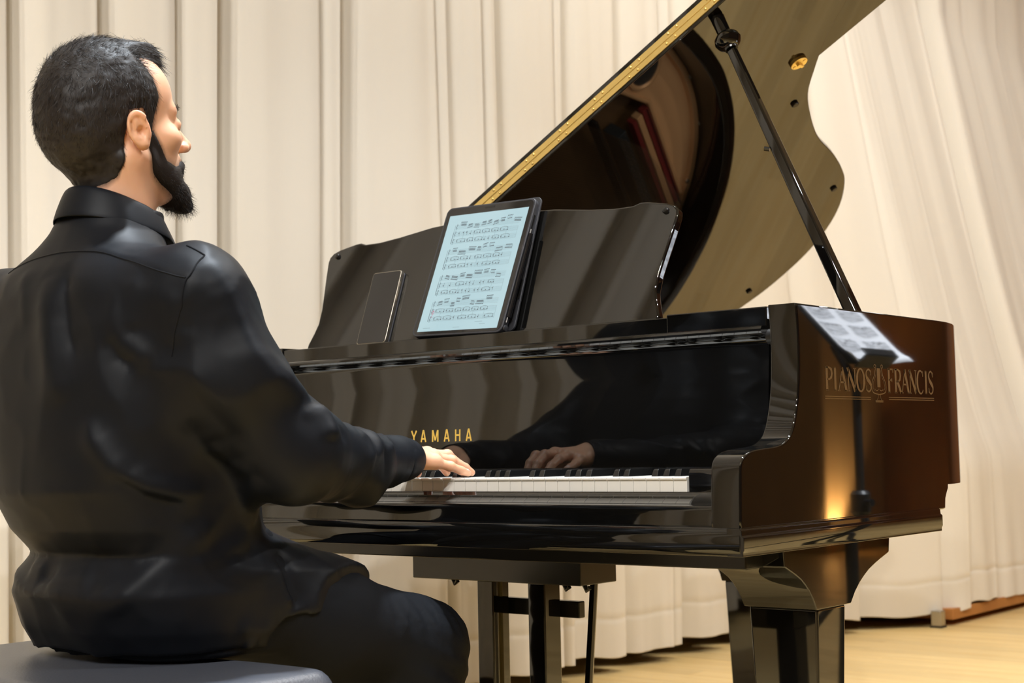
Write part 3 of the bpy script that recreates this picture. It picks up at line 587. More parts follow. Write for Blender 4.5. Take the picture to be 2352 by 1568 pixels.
# prop stick
p0 = Vector((0.055, 0.515, 0.165)); p1 = Vector(lid(-0.122, 0.575, -0.002)); d = p1 - p0
PROP = MB().tube([p0, p0 + d * 0.5, p0 + d * 0.90], [0.0170, 0.0150, 0.0120], 4, True).obj('prop_stick', LACQ, PI_, 0.0045, 3)
MB().tube([p0 + d * 0.90, p1], [0.0120, 0.0135], 20).obj('prop_tip', LACQ, PI_)
MB().lathe(p0 + d * 0.905, d, [(0.0, 0.0125), (0.002, 0.0165), (0.0085, 0.0225), (0.0165, 0.0255), (0.0245, 0.0235), (0.031, 0.0175), (0.034, 0.0125)], 28).obj('prop_collar', LACQ, PI_)
MB().lathe(p0 + d * 0.9, d, [(0.0, 0.0126), (0.0035, 0.0131), (0.0045, 0.0126)], 24).obj('prop_ring', SATIN, PI_)
MB().tube([p0 + d * 0.60 + Vector((-0.012, -0.008, 0)), p0 + d * 0.60 + Vector((-0.021, -0.012, 0.002))], 0.004, 8).obj('prop_pin', SATIN, PI_)
# inside: soundboard, iron plate, pin block, strings, dampers
inn = [p for p in inner if p[1] > 0.59]
def flat(name, P, z0, z1, mat, deg=30): n = len(P); mb = MB(); mb.add([(p[0], p[1], z0) for p in P] + [(p[0], p[1], z1) for p in P], [tuple(range(n))[::-1], tuple(range(n, 2 * n))] + [(i, (i + 1) % n, (i + 1) % n + n, i + n) for i in range(n)]); return mb.obj(name, mat, PI_, deg=deg)
body = [(XR - T, 0.46)] + [tuple(p) for p in inn] + [(XL + T, 0.46)]
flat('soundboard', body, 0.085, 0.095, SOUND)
MB().box(XL + T, XR - T, 0.205, 0.50, 0.09, 0.135).obj('pin_block', PLATE, PI_, 0.004)
# iron plate: a gilt web along the bent side and tail, with a round port; the bass area is open to its left
sD = Vector((-0.568, 0.823, 0)); sN = Vector((-0.823, -0.568, 0)); sO = Vector((-0.585, 1.466, 0))
web = [p for p in offset_in(rim_s, T + 0.004) if p[1] > 0.62 and p[0] > -0.78]
web = web + [tuple(sO + sD * 0.395)[:2], tuple(sO)[:2], (-0.575, 1.27), (-0.50, 1.10), (-0.42, 0.90), (-0.34, 0.70), (-0.28, 0.52), (XR - T - 0.004, 0.52)]
flat('iron_plate', web, 0.128, 0.142, PLATE)
MB().tube([(-0.42, 0.90, 0.142), (-0.50, 1.10, 0.142), (-0.575, 1.27, 0.142), tuple(sO + Vector((0, 0, 0.142))), tuple(sO + sD * 0.395 + Vector((0, 0, 0.142)))], 0.0075, 8).obj('plate_lip', PLATE, PI_)
sweep('plate_flange', [p for p in rim_s if p[1] > 0.66 and p[0] > -0.95], [(T + 0.002, 0.140), (T + 0.002, 0.152), (T + 0.018, 0.152), (T + 0.024, 0.141)], PLATE, PI_)
for x, y in ((-0.486, 1.58), (-0.600, 1.717), (-0.769, 1.785), (-0.40, 1.33), (-0.31, 1.10)): MB().lathe((x, y, 0.150), (0, 0, 1), [(0, 0.007), (0.004, 0.0065), (0.007, 0.003)], 12).obj('plate_screw', STEEL, PI_)
MB().lathe((-0.500, 1.375, 0.141), (0, 0, 1), [(0, 0.066), (0.012, 0.064), (0.014, 0.058), (0.010, 0.053)], 36).obj('plate_port_ring', PLATE, PI_)
MB().lathe((-0.500, 1.375, 0.142), (0, 0, 1), [(0, 0.050), (0.0115, 0.050)], 36).obj('plate_port', DARK, PI_)
def strip(name, o0, o1, t0, t1, z0, z1, mat, bev_=0.0):
    P = [sO + sN * o0 + sD * t0, sO + sN * o1 + sD * t0, sO + sN * o1 + sD * t1, sO + sN * o0 + sD * t1]
    return MB().prism([(p.x, p.y) for p in P], z0, z1, 'z').obj(name, mat, PI_, bev_)
strip('hitch_rail', 0.008, 0.030, 0.01, 0.41, 0.125, 0.146, FELTR, 0.002)
strip('string_rest', 0.036, 0.056, 0.01, 0.41, 0.125, 0.150, PLATE, 0.002)
strip('felt_strip', 0.060, 0.074, 0.01, 0.41, 0.125, 0.150, FELTR, 0.002)
strip('bass_bridge', 0.105, 0.138, 0.00, 0.41, 0.10, 0.158, BRIDGE, 0.003)
strip('plate_bar', 0.170, 0.180, -0.10, 0.42, 0.11, 0.150, DARK, 0.003)
mb = MB()
for i in range(34):
    for o_, z_ in ((0.115, 0.158), (0.128, 0.158)):
        p = sO + sN * (o_ + 0.003 * (i % 2)) + sD * (0.012 + 0.0132 * i); mb.lathe((p.x, p.y, z_), (0, 0, 1), [(0, 0.0016), (0.004, 0.0016), (0.005, 0.0008)], 6)
tag(mb.obj('bridge_pins', STEEL, PI_), kind='stuff')
mb = MB()
for i in range(44):
    p = sO + sN * 0.016 + sD * (0.012 + 0.0102 * i); mb.lathe((p.x, p.y, 0.146), (0, 0, 1), [(0, 0.0022), (0.007, 0.0022), (0.008, 0.001)], 6)
tag(mb.obj('hitch_pins', SATIN, PI_), kind='stuff')
mb = MB()
for i in range(150):
    f = i / 149; x0 = 0.03 - 1.29 * f; w = 0.0005 + 0.0012 * max(0, f - 0.45)
    if f < 0.5: x1 = x0 - 0.10 * (1 - f); y1 = 0.80 + 1.0 * f; z = 0.150
    else:
        g = (f - 0.5) / 0.5; p = sO + sN * 0.03 + sD * (0.46 * (1 - g)) if g < 0.55 else sO + sN * (0.03 + 0.3 * (g - 0.55)) + sD * 0.2; x1 = x0 + (p.x - x0) * 0.35; y1 = 1.45 + 0.36 * (1 - abs(2 * g - 0.8)); z = 0.163
    mb.add([(x0 - w, 0.42, z), (x0 + w, 0.42, z), (x1 + w, y1, z), (x1 - w, y1, z)], [(0, 1, 2, 3)])
tag(mb.obj('strings', STRING, PI_, smooth=False), kind='stuff')
mb = MB()
for i in range(74):
    for j in range(3): mb.tube([(0.045 - 1.30 * i / 74 + 0.004 * j, 0.30 + 0.030 * j + 0.02 * (i % 2), 0.134), (0.045 - 1.30 * i / 74 + 0.004 * j, 0.296 + 0.030 * j + 0.02 * (i % 2), 0.165)], 0.0034, 6)
tag(mb.obj('tuning_pins', STEEL, PI_), kind='stuff')
MB().box(XL + T + 0.03, 0.06, 0.425, 0.440, 0.150, 0.1575).obj('felt_strip', FELTR, PI_)
dm = MB().box(-0.0045, 0.0045, -0.045, 0.045, 0.0, 0.026); DM = mesh_from('damper', dm.v, dm.f, SATIN)
dw = MB().box(-0.0050, 0.0050, -0.045, 0.045, -0.008, 0.0); DW = mesh_from('damper_felt', dw.v, dw.f, FELTW)
for i in range(68):
    o = bpy.data.objects.new('damper', DM); o.location = (-0.12 - 1.14 * i / 67, 0.60 + 0.05 * i / 67, 0.168); link(o, PI_)
    w = bpy.data.objects.new('damper_felt', DW); col.objects.link(w); w.parent = o
# legs: an inverted flare cap over a tapering square post with a caster
def leg(name, cx_, cy_, wx, wy, ztop, capw, front):
    R = lambda *a: a
    hw = wy / 2; k = (capw / 2) / 0.1925; kk = wy / 0.096
    base_ = [(0.1925, 0.0), (0.1885, -0.0245), (0.160, -0.0325), (0.140, -0.0385), (0.118, -0.0462), (0.101, -0.0545), (0.085, -0.0640), (0.070, -0.0755), (0.060, -0.0860), (0.0545, -0.0920)]
    prof = [(-(hw + (p[0] - 0.048) / (0.1925 - 0.048) * (capw / 2 - hw)), ztop + p[1]) for p in base_]
    prof += [(-p[0], p[1]) for p in prof[::-1]]; prof = [((-hw + (p[0] + hw) * front) if p[0] < -hw else p[0], p[1]) for p in prof]
    cap = MB().prism([(cy_ + p[0], p[1]) for p in prof], cx_ - wx / 2, cx_ + wx / 2, 'x').obj('leg_cap', LACQ, PI_, 0.0018, 2, deg=28)
    zc = ztop - 0.0915; zb = -0.640; a, b = wx / 2 - 0.004, hw - 0.004; a2, b2 = wx / 2 * 0.70, hw * 0.70; mb = MB()
    mb.add([(cx_ - a, cy_ - b, zc), (cx_ + a, cy_ - b, zc), (cx_ + a, cy_ + b, zc), (cx_ - a, cy_ + b, zc), (cx_ - a2, cy_ - b2, zb), (cx_ + a2, cy_ - b2, zb), (cx_ + a2, cy_ + b2, zb), (cx_ - a2, cy_ + b2, zb)],
           [(0, 1, 2, 3), (7, 6, 5, 4), (0, 4, 5, 1), (1, 5, 6, 2), (2, 6, 7, 3), (3, 7, 4, 0)])
    L = mb.obj('leg', LACQ, PI_, 0.004, 3)
    MB().box(cx_ - 0.020, cx_ + 0.020, cy_ - 0.018, cy_ + 0.018, -0.668, -0.638).obj('caster_fork', BRASS, L, 0.003)
    MB().lathe((cx_ - 0.014, cy_, -0.695), (1, 0, 0), [(0, 0.028), (0.001, 0.0295), (0.027, 0.0295), (0.028, 0.028)], 24).obj('caster_wheel', BRASS, L)
leg('leg', 0.059, 0.2000, 0.122, 0.096, -0.1045, 0.385, 0.66)
leg('leg', -1.281, 0.2000, 0.122, 0.096, -0.1045, 0.385, 0.66)
leg('leg', -0.700, 1.350, 0.112, 0.085, -0.190, 0.230, 1.0)
MB().box(-0.80, -0.60, 1.20, 1.50, -0.1905, -0.028).obj('tail_block', DARK, PI_, 0.004)
for x0, y0, x1, y1 in ((0.05, 0.55, -0.75, 1.45), (-1.30, 0.55, -0.85, 1.70), (-0.6, 0.55, -0.72, 1.75)):
    MB().tube([(x0, y0, -0.03), (x1, y1, -0.03)], 0.05, 4).obj('beam', DARK, PI_)
flat('bottom_board', [(XR - 0.02, 0.55)] + [tuple(p) for p in offset_in(rim_s, 0.02) if p[1] > 0.56] + [(XL + 0.02, 0.55)], 0.0, 0.01, DARK)
MB().lathe((0.055, 0.100, -0.1345), (0, -0.25, -1), [(0, 0.013), (0.002, 0.013), (0.003, 0.010), (0.0035, 0.004)], 20).obj('leg_bolt', STEEL, PI_)
# pedal lyre
MB().prism([(-0.8165, 0.29), (-0.4145, 0.29), (-0.4145, 0.398), (-0.8165, 0.398)], -0.1965, -0.1300, 'z').obj('lyre_block', SATIN, PI_, 0.002)
for x in (-0.648, -0.527):
    MB().prism([(x - 0.0195, 0.305), (x + 0.0195, 0.305), (x + 0.0195, 0.352), (x - 0.0195, 0.352)], -0.600, -0.1960, 'z').obj('lyre_post', LACQ, PI_, 0.003)
MB().box(-0.66, -0.472, 0.360, 0.378, -0.262, -0.232).obj('lyre_crossbar', SATIN, PI_, 0.002)
MB().box(-0.735, -0.440, 0.265, 0.395, -0.655, -0.600).obj('pedal_box', LACQ, PI_, 0.006)
for x in (-0.650, -0.5875, -0.525):
    mb = MB(); mb.prism([(x - 0.010, 0.30), (x - 0.010, 0.22), (x - 0.019, 0.19), (x - 0.019, 0.155), (x - 0.010, 0.140), (x + 0.010, 0.140), (x + 0.019, 0.155), (x + 0.019, 0.19), (x + 0.010, 0.22), (x + 0.010, 0.30)], -0.662, -0.654, 'z').obj('pedal', BRASS, PI_, 0.002)
MB().tube([(-0.590, 0.372, -0.62), (-0.590, 0.372, -0.15)], 0.0042, 8).obj('pedal_rod', BRASS, PI_)
MB().tube([(-0.575, 0.376, -0.62), (-0.575, 0.376, -0.15)], 0.0028, 8).obj('pedal_rod', STEEL, PI_)
MB().tube([(-0.470, 0.350, -0.62), (-0.440, 0.365, -0.19)], 0.0075, 8).obj('lyre_brace', LACQ, PI_)
for x in (-0.735, -0.470, -0.425): MB().tube([(x, 0.312, -0.192), (x + 0.008, 0.312, -0.206), (x + 0.014, 0.312, -0.200)], 0.0045, 8).obj('lyre_hook', SATIN, PI_)

# ------------------------------------------------------------------ tablet and phone leaning on the music desk
tt = math.radians(22); rl = math.radians(1.6)
ux = Vector((math.cos(rl), math.sin(rl) * math.sin(tt) * -1, -math.sin(rl) * math.cos(tt))); v0 = Vector((0, math.sin(tt), math.cos(tt)))
ux = (Vector((1, 0, 0)) * math.cos(rl) - v0 * math.sin(rl)); vx = (v0 * math.cos(rl) + Vector((1, 0, 0)) * math.sin(rl))
TB = (-0.611 + 0.003, 0.1905, 0.2520)
tf = frame(TB, ux, vx)     # front glass at n = 0
TAB = empty('tablet', TB, 'large tablet showing sheet music, leaning on the middle of the music desk', 'tablet')
def rrect(w, v0, v1, r, n=6):
    P = []
    for cx_, cy_, a in ((w / 2 - r, v0 + r, -90), (w / 2 - r, v1 - r, 0), (-w / 2 + r, v1 - r, 90), (-w / 2 + r, v0 + r, 180)): P += arc(cx_, cy_, r, r, a, a + 90, n)
    return P
def rslab(f, P, n0, n1): n = len(P); m = MB(); m.add([f(p[0], p[1], n0) for p in P] + [f(p[0], p[1], n1) for p in P], [tuple(range(n))[::-1], tuple(range(n, 2 * n))] + [(i, (i + 1) % n, (i + 1) % n + n, i + n) for i in range(n)]); return m
rslab(tf, rrect(0.2185, 0.0, 0.2685, 0.013), -0.0125, 0.0008).obj('case', CASE, TAB, 0.0015)
rslab(tf, rrect(0.2115, 0.0035, 0.2650, 0.011), -0.0005, 0.0010).obj('glass', BEZEL, TAB, 0.0003)
rslab(tf, [(-0.0965, 0.0090), (0.0965, 0.0090), (0.0965, 0.2500), (-0.0965, 0.2500)], 0.0008, 0.0013).obj('screen', SCREEN, TAB)
notation(lambda u, v, n=0.0: tf(u, v, 0.0014 + n), 0.174, [(0.2280, 1.0), (0.1750, 1.0), (0.1215, 1.0), (0.0680, 1.0)], 0.0086, (INK, INKL), 12, TAB, 0.00015)
mb = MB(); stroke(mb, [(-0.070, 0.052), (-0.0688, 0.044), (-0.0706, 0.036)], 0.0008, lambda u, v, n=0.0: tf(u, v, 0.0018)); stroke(mb, arc(-0.0690, 0.0465, 0.003, 0.0028, 0, 340, 10), 0.0008, lambda u, v, n=0.0: tf(u, v, 0.0018)); mb.obj('red_mark', INKR, TAB, smooth=False)
mb = MB()
for a, b, v in ((-0.084, -0.066, 0.0155), (-0.010, 0.006, 0.0145), (0.040, 0.058, 0.0235), (0.052, 0.066, 0.0185)): stroke(mb, [(a, v), (b, v)], 0.0009, lambda u, v_, n=0.0: tf(u, v_, 0.0015))
mb.obj('small_print', INKL, TAB, smooth=False)
mb = MB(); rslab(tf, [(-0.012, 0.2585), (0.012, 0.2585), (0.012, 0.2625), (-0.012, 0.2625)], 0.0009, 0.0012).obj('sensor_bar', DARK, TAB)
for v0_, v1_ in ((0.205, 0.235), (0.190, 0.196)): rslab(frame(tf(0.1093, 0, -0.006), tf(0, 0, 1) and (Vector(tf(0, 0, 1)) - Vector(tf(0, 0, 0))), vx), [(-0.002, v0_), (0.002, v0_), (0.002, v1_), (-0.002, v1_)], -0.0005, 0.0008).obj('side_button', SATIN, TAB)
# stylus held along the tablet's right edge
MB().tube([tf(0.1125, 0.030, -0.005), tf(0.1125, 0.196, -0.005)], 0.0042, 10).obj('stylus', BEZEL, TAB)
MB().tube([tf(0.1118, 0.020, -0.003), tf(0.1118, 0.205, -0.003)], 0.0012, 6).obj('edge_trim', STEEL, TAB)
MB().lathe(tf(0.1100, 0.010, -0.006), ux, [(0, 0.0055), (0.003, 0.0055), (0.0035, 0.004)], 16).obj('stylus_loop', CASE, TAB)
# folded cover behind the tablet
cf = frame((-0.611 + 0.012, 0.2155, 0.2508), (1, 0, 0), (0, math.sin(dt), math.cos(dt)))
rslab(cf, rrect(0.2225, 0.0, 0.2640, 0.012), 0.0008, 0.0050).obj('folded_cover', CASE, TAB, 0.001)
mb = MB(); rslab(cf, [(0.1050, 0.060), (0.1085, 0.060), (0.1085, 0.098), (0.1050, 0.098)], 0.0050, 0.0058).obj('cover_tab', SATIN, TAB)
pf = frame((-0.611 - 0.230, 0.2085, 0.2506), (1, 0, 0), (0, math.sin(dt), math.cos(dt)))
PHN = empty('smartphone', (-0.841, 0.2085, 0.2506), 'smartphone with a dark screen leaning on the left of the music desk', 'phone')
rslab(pf, rrect(0.0765, 0.0, 0.1510, 0.006), -0.0085, 0.0).obj('phone_body', PHONE, PHN, 0.0010)
rslab(pf, rrect(0.0735, 0.0015, 0.1495, 0.005), -0.0002, 0.0005).obj('phone_glass', BEZEL, PHN, 0.0002)
for v0_, v1_ in ((0.088, 0.110), (0.118, 0.128)): rslab(frame(pf(0.0384, 0, -0.0042), Vector(pf(0, 0, 1)) - Vector(pf(0, 0, 0)), Vector(pf(0, 1, 0)) - Vector(pf(0, 0, 0))), [(-0.0015, v0_), (0.0015, v0_), (0.0015, v1_), (-0.0015, v1_)], -0.0004, 0.0008).obj('phone_button', PHONE, PHN)
# padded flap of the phone's case behind it
rslab(pf, rrect(0.0790, 0.0, 0.1490, 0.006), -0.0118, -0.0088).obj('phone_case', CASE, PHN, 0.001)

# ================================================================== THE PIANIST
# organic surfaces: signed distance fields meshed with surface nets
def sd_ell(P, c, r, R=None):
    q = P - np.array(c, np.float32)
    if R is not None: q = q @ np.array(R, np.float32)
    r = np.array(r, np.float32); k0 = np.sqrt(((q / r) ** 2).sum(1)); k1 = np.sqrt(((q / (r * r)) ** 2).sum(1)) + 1e-9
    return k0 * (k0 - 1) / k1
def sd_cap(P, a, b, ra, rb):
    a = np.array(a, np.float32); b = np.array(b, np.float32); ab = b - a; q = P - a
    t = np.clip((q @ ab) / (ab @ ab), 0, 1); return np.sqrt(((q - t[:, None] * ab) ** 2).sum(1)) - (ra + (rb - ra) * t)
def sd_chain(P, pts, rad, k=0.02):
    d = None
    for i in range(len(pts) - 1):
        e = sd_cap(P, pts[i], pts[i + 1], rad[i], rad[i + 1]); d = e if d is None else smin(d, e, k)
    return d
def smin(a, b, k):
    h = np.clip(0.5 + 0.5 * (b - a) / k, 0, 1); return b + (a - b) * h - k * h * (1 - h)
def smax(a, b, k): return -smin(-a, -b, k)
def sd_stack(P, rows, p=2.3):
    # superelliptic sections stacked along z; rows: (z, x centre, y centre, half x, half y, yaw in degrees)
    R = np.array(sorted(rows), np.float32); z = np.clip(P[:, 2], R[0, 0], R[-1, 0])
    I = lambda k: np.interp(z, R[:, 0], R[:, k])
    x = P[:, 0] - I(1); y = P[:, 1] - I(2); a, b = I(3), I(4); w = np.radians(I(5)); c, s = np.cos(w), np.sin(w)
    u = x * c + y * s; v = -x * s + y * c
    e = (np.abs(u / a) ** p + np.abs(v / b) ** p + 1e-9) ** (1 / p); d = (e - 1) * np.minimum(a, b) * 0.95
    dz = np.maximum(P[:, 2] - R[-1, 0], R[0, 0] - P[:, 2]); return np.maximum(d, dz)
def vnoise(P, f, seed=0):
    q = P * np.array(f, np.float32) + seed * 17.3; i = np.floor(q).astype(np.int64); t = q - i; t = t * t * (3 - 2 * t); out = 0
    for dx in (0, 1):
        for dy in (0, 1):
            for dz in (0, 1):
                h = ((i[:, 0] + dx) * 374761393 + (i[:, 1] + dy) * 668265263 + (i[:, 2] + dz) * 2147483647 + seed * 974634777) & 0xFFFFFFFF
                h = ((h ^ (h >> 13)) * 1274126177) & 0xFFFFFFFF; h = ((h ^ (h >> 16)) & 0xFFFF) / 65535.0
                out = out + h * (t[:, 0] if dx else 1 - t[:, 0]) * (t[:, 1] if dy else 1 - t[:, 1]) * (t[:, 2] if dz else 1 - t[:, 2])
    return out * 2 - 1
def nets(fn, lo, hi, s):
    lo = np.array(lo, float); hi = np.array(hi, float); n = np.ceil((hi - lo) / s).astype(int) + 1
    ax = [lo[k] + s * np.arange(n[k]) for k in range(3)]
    G = np.stack(np.meshgrid(*ax, indexing='ij'), -1).reshape(-1, 3).astype(np.float32)
    V = np.concatenate([fn(G[i:i + 400000]) for i in range(0, len(G), 400000)]).reshape(n)
    S = V < 0; c = np.zeros(n - 1, int)
    for dx in (0, 1):
        for dy in (0, 1):
            for dz in (0, 1): c += S[dx:n[0] - 1 + dx, dy:n[1] - 1 + dy, dz:n[2] - 1 + dz]
    act = np.argwhere((c > 0) & (c < 8)); idx = -np.ones(n - 1, int); idx[tuple(act.T)] = np.arange(len(act))
    acc = np.zeros((len(act), 3)); cnt = np.zeros(len(act)); cor = [(dx, dy, dz) for dx in (0, 1) for dy in (0, 1) for dz in (0, 1)]
    for a in cor:
        for k in range(3):
            if a[k]: continue
            b = list(a); b[k] = 1; va = V[tuple((act + a).T)]; vb = V[tuple((act + b).T)]; m = (va < 0) != (vb < 0); t = np.where(m, va / (va - vb + 1e-12), 0)
            pt = np.array(a, float)[None] + np.zeros((len(act), 3)); pt[:, k] += t; acc[m] += pt[m]; cnt[m] += 1
    Vt = lo + s * (act + acc / cnt[:, None]); F = []
    for k in range(3):
        o1, o2 = [(1, 2), (2, 0), (0, 1)][k]
        sl = [slice(1, n[j] - 1) for j in range(3)]; sa = list(sl); sb = list(sl); sa[k] = slice(0, n[k] - 1); sb[k] = slice(1, n[k])
        A = S[tuple(sa)]; B = S[tuple(sb)]; e = np.argwhere(A != B); st = A[tuple(e.T)]; off = np.ones(3, int); off[k] = 0; e = e + off
        def cell(d1, d2): q = e.copy(); q[:, o1] -= d1; q[:, o2] -= d2; return idx[tuple(q.T)]
        q = np.stack([cell(1, 1), cell(0, 1), cell(0, 0), cell(1, 0)], 1); q[~st] = q[~st][:, ::-1]; F.append(q)
    return Vt, np.concatenate(F)
def relax(V, F, it=1, w=0.5):
    E_ = np.concatenate([F[:, [0, 1]], F[:, [1, 2]], F[:, [2, 3]], F[:, [3, 0]]]); E_ = np.concatenate([E_, E_[:, ::-1]])
    for _ in range(it):
        a = np.zeros_like(V); n = np.zeros(len(V)); np.add.at(a, E_[:, 0], V[E_[:, 1]]); np.add.at(n, E_[:, 0], 1); V = V + w * (a / np.maximum(n, 1)[:, None] - V)
    return V
def grad(fn, P, e=0.002):
    P = np.asarray(P, np.float32); g = np.stack([fn(P + np.array(d, np.float32) * e) - fn(P - np.array(d, np.float32) * e) for d in np.eye(3)], 1); return g / (np.linalg.norm(g, axis=1, keepdims=True) + 1e-9)
def np_obj(name, V, F, mat, parent, attrs=None):
    me = bpy.data.meshes.new(name); F = np.asarray(F); me.from_pydata(V.tolist(), [], F.tolist()); me.materials.append(mat); me.shade_smooth(); me.update()
    for k, v in (attrs or {}).items():
        a = me.attributes.new(k, 'FLOAT', 'POINT'); a.data.foreach_set('value', np.asarray(v, np.float32))
    o = bpy.data.objects.new(name, me); link(o, parent); return o

PER = empty('person', (-0.6, -0.52, ZF), 'bearded person in a black shirt and trousers sitting on the bench playing the piano', 'person')
# ---------------------------------------------------------------- skeleton (metres, z = 0 at key tops)
SHR, ELR, WRR = (-0.418, -0.542, 0.256), (-0.352, -0.430, 0.046), (-0.468, -0.100, 0.036)
SHL, ELL, WRL = (-0.792, -0.580, 0.250), (-0.855, -0.400, 0.030), (-0.800, -0.105, 0.036)
HPR, KNR, ANR = (-0.505, -0.430, -0.140), (-0.440, -0.098, -0.258), (-0.430, -0.085, -0.640)
HPL, KNL, ANL = (-0.705, -0.430, -0.140), (-0.770, -0.098, -0.258), (-0.780, -0.085, -0.640)
# head frame: face turned a little to the right and tipped down
HS = 0.97; yaw, pit = math.radians(-5), math.radians(8); HO = np.array((-0.603, -0.540, 0.519))
cyw, syw = math.cos(yaw), math.sin(yaw); cp, sp_ = math.cos(pit), math.sin(pit)
HRM = np.array([[cyw, -syw * cp, syw * sp_], [syw, cyw * cp, -cyw * sp_], [0, sp_, cp]])     # columns: right, forward, up
def hl(P): return ((np.asarray(P, float) - HO) @ HRM / HS).astype(np.float32)
def hw_(p): return HO + HS * (HRM @ np.array(p, float))
def ear_sd(q, sx):
    c = np.array((sx * 0.0785, -0.010, -0.020)); tilt = math.radians(-14); fl = math.radians(24) * sx
    # ear frame: long axis w, fore-aft f, outward n
    w = np.array((sx * 0.10, math.sin(tilt) * 1.0, math.cos(tilt))); w /= np.linalg.norm(w); n = np.array((math.cos(fl) * sx, -abs(math.sin(fl)), 0.0)); n -= w * (n @ w); n /= np.linalg.norm(n); f = np.cross(w, n) * sx; f /= np.linalg.norm(f)
    if f[1] < 0: f = -f
    L = np.stack([(q - c) @ f * 1.06, (q - c) @ n, (q - c) @ w * 1.22], 1).astype(np.float32); L[:, 1] -= 0.006
    d = sd_ell(L, (0, 0, 0.001), (0.0175, 0.0055, 0.0315))
    a = np.arctan2(L[:, 2] - 0.004, -L[:, 0] * 1.5)      # 0 at the back, +90 deg at the top
    rr = np.sqrt((L[:, 0] / 0.0150) ** 2 + ((L[:, 2] - 0.0035) / 0.0275) ** 2)
    hel = np.sqrt(((rr - 1) * 0.018) ** 2 + (L[:, 1] - 0.0045) ** 2) - 0.0040
    hel = np.maximum(hel, L[:, 0] - 0.006 - 0.4 * np.maximum(L[:, 2], 0)); d = smin(d, hel, 0.004)
    ant = sd_chain(L, [(-0.003, 0.0045, 0.018), (-0.0075, 0.0045, 0.003), (-0.003, 0.0045, -0.012)], [0.0028, 0.0034, 0.003], 0.003); d = smin(d, ant, 0.004)
    d = smin(d, sd_ell(L, (0.006, 0.003, -0.001), (0.0045, 0.005, 0.0065)), 0.003)              # tragus
    d = smin(d, sd_ell(L, (-0.001, 0.0, -0.0270), (0.0085, 0.0050, 0.0090)), 0.006)             # lobe
    d = smax(d, -sd_ell(L, (0.0015, 0.0060, -0.002), (0.0070, 0.0075, 0.0105)), 0.003)          # concha
    d = smax(d, -sd_ell(L, (-0.0095, 0.0065, 0.008), (0.0030, 0.0040, 0.014)), 0.003)           # scapha groove
    return d
def head_sd(q, feat=True):
    q = q.astype(np.float32); qa = q.copy(); qa[:, 0] = np.abs(qa[:, 0])
    d = sd_ell(q, (0, -0.012, 0.028), (0.0755, 0.0965, 0.0925))
    d = smin(d, sd_ell(q, (0, -0.052, -0.012), (0.062, 0.056, 0.062)), 0.03)
    d = smin(d, sd_ell(q, (0, 0.030, 0.042), (0.0655, 0.0580, 0.0600)), 0.02)
    d = smin(d, sd_ell(q, (0, 0.026, -0.040), (0.0600, 0.0640, 0.0760)), 0.025)
    d = smin(d, sd_ell(q, (0, 0.043, -0.080), (0.0470, 0.0480, 0.0420)), 0.02)
    d = smin(d, sd_ell(q, (0, 0.0800, -0.102), (0.0210, 0.0190, 0.0170)), 0.02)
    d = smin(d, sd_cap(qa, (0.055, -0.005, -0.055), (0.030, 0.060, -0.095), 0.016, 0.013), 0.02)
    d = smin(d, sd_ell(qa, (0.043, 0.056, -0.028), (0.022, 0.024, 0.018)), 0.02)
    d = smin(d, sd_cap(qa, (0.008, 0.087, 0.013), (0.044, 0.070, 0.014), 0.0105, 0.009), 0.014)
    d = smax(d, -sd_ell(qa, (0.032, 0.099, -0.006), (0.017, 0.017, 0.012)), 0.012)
    d = smin(d, sd_cap(q, (0, 0.0885, 0.008), (0, 0.1150, -0.030), 0.0078, 0.0105), 0.010)
    d = smin(d, sd_ell(q, (0, 0.1170, -0.0330), (0.0095, 0.0095, 0.0085)), 0.006)
    d = smin(d, sd_ell(qa, (0.0125, 0.1055, -0.0365), (0.0075, 0.0105, 0.0078)), 0.006)
    d = smax(d, -sd_ell(qa, (0.0070, 0.1085, -0.0445), (0.0036, 0.0060, 0.0045)), 0.003)
    d = smin(d, sd_ell(q, (0, 0.0860, -0.058), (0.024, 0.014, 0.017)), 0.012)
    d = smin(d, sd_ell(q, (0, 0.0975, -0.0640), (0.0190, 0.0075, 0.0052)), 0.006)
    d = smin(d, sd_ell(q, (0, 0.0960, -0.0745), (0.0175, 0.0080, 0.0058)), 0.006)
    d = smax(d, -sd_ell(q, (0, 0.1060, -0.0692), (0.022, 0.0090, 0.0013)), 0.003)
    # lids over the eyes
    lid_ = sd_ell(qa, (0.0315, 0.0785, -0.0055), (0.0145, 0.0140, 0.0125)); lid_ = smax(lid_, -sd_ell(qa, (0.0315, 0.0960, -0.0090), (0.0120, 0.0120, 0.0038)), 0.002); d = smin(d, lid_, 0.004)
    # neck
    d = smin(d, sd_cap(q, (0, -0.014, -0.06), (0, -0.018, -0.22), 0.0530, 0.0570), 0.022)
    d = smin(d, sd_cap(qa, (0.055, -0.020, -0.060), (0.022, 0.010, -0.19), 0.014, 0.014), 0.022)
    d = smin(d, sd_ell(q, (0, 0.022, -0.135), (0.013, 0.015, 0.016)), 0.02)
    if feat:
        for sx in (1, -1): d = smin(d, ear_sd(q, sx), 0.005)
    return d
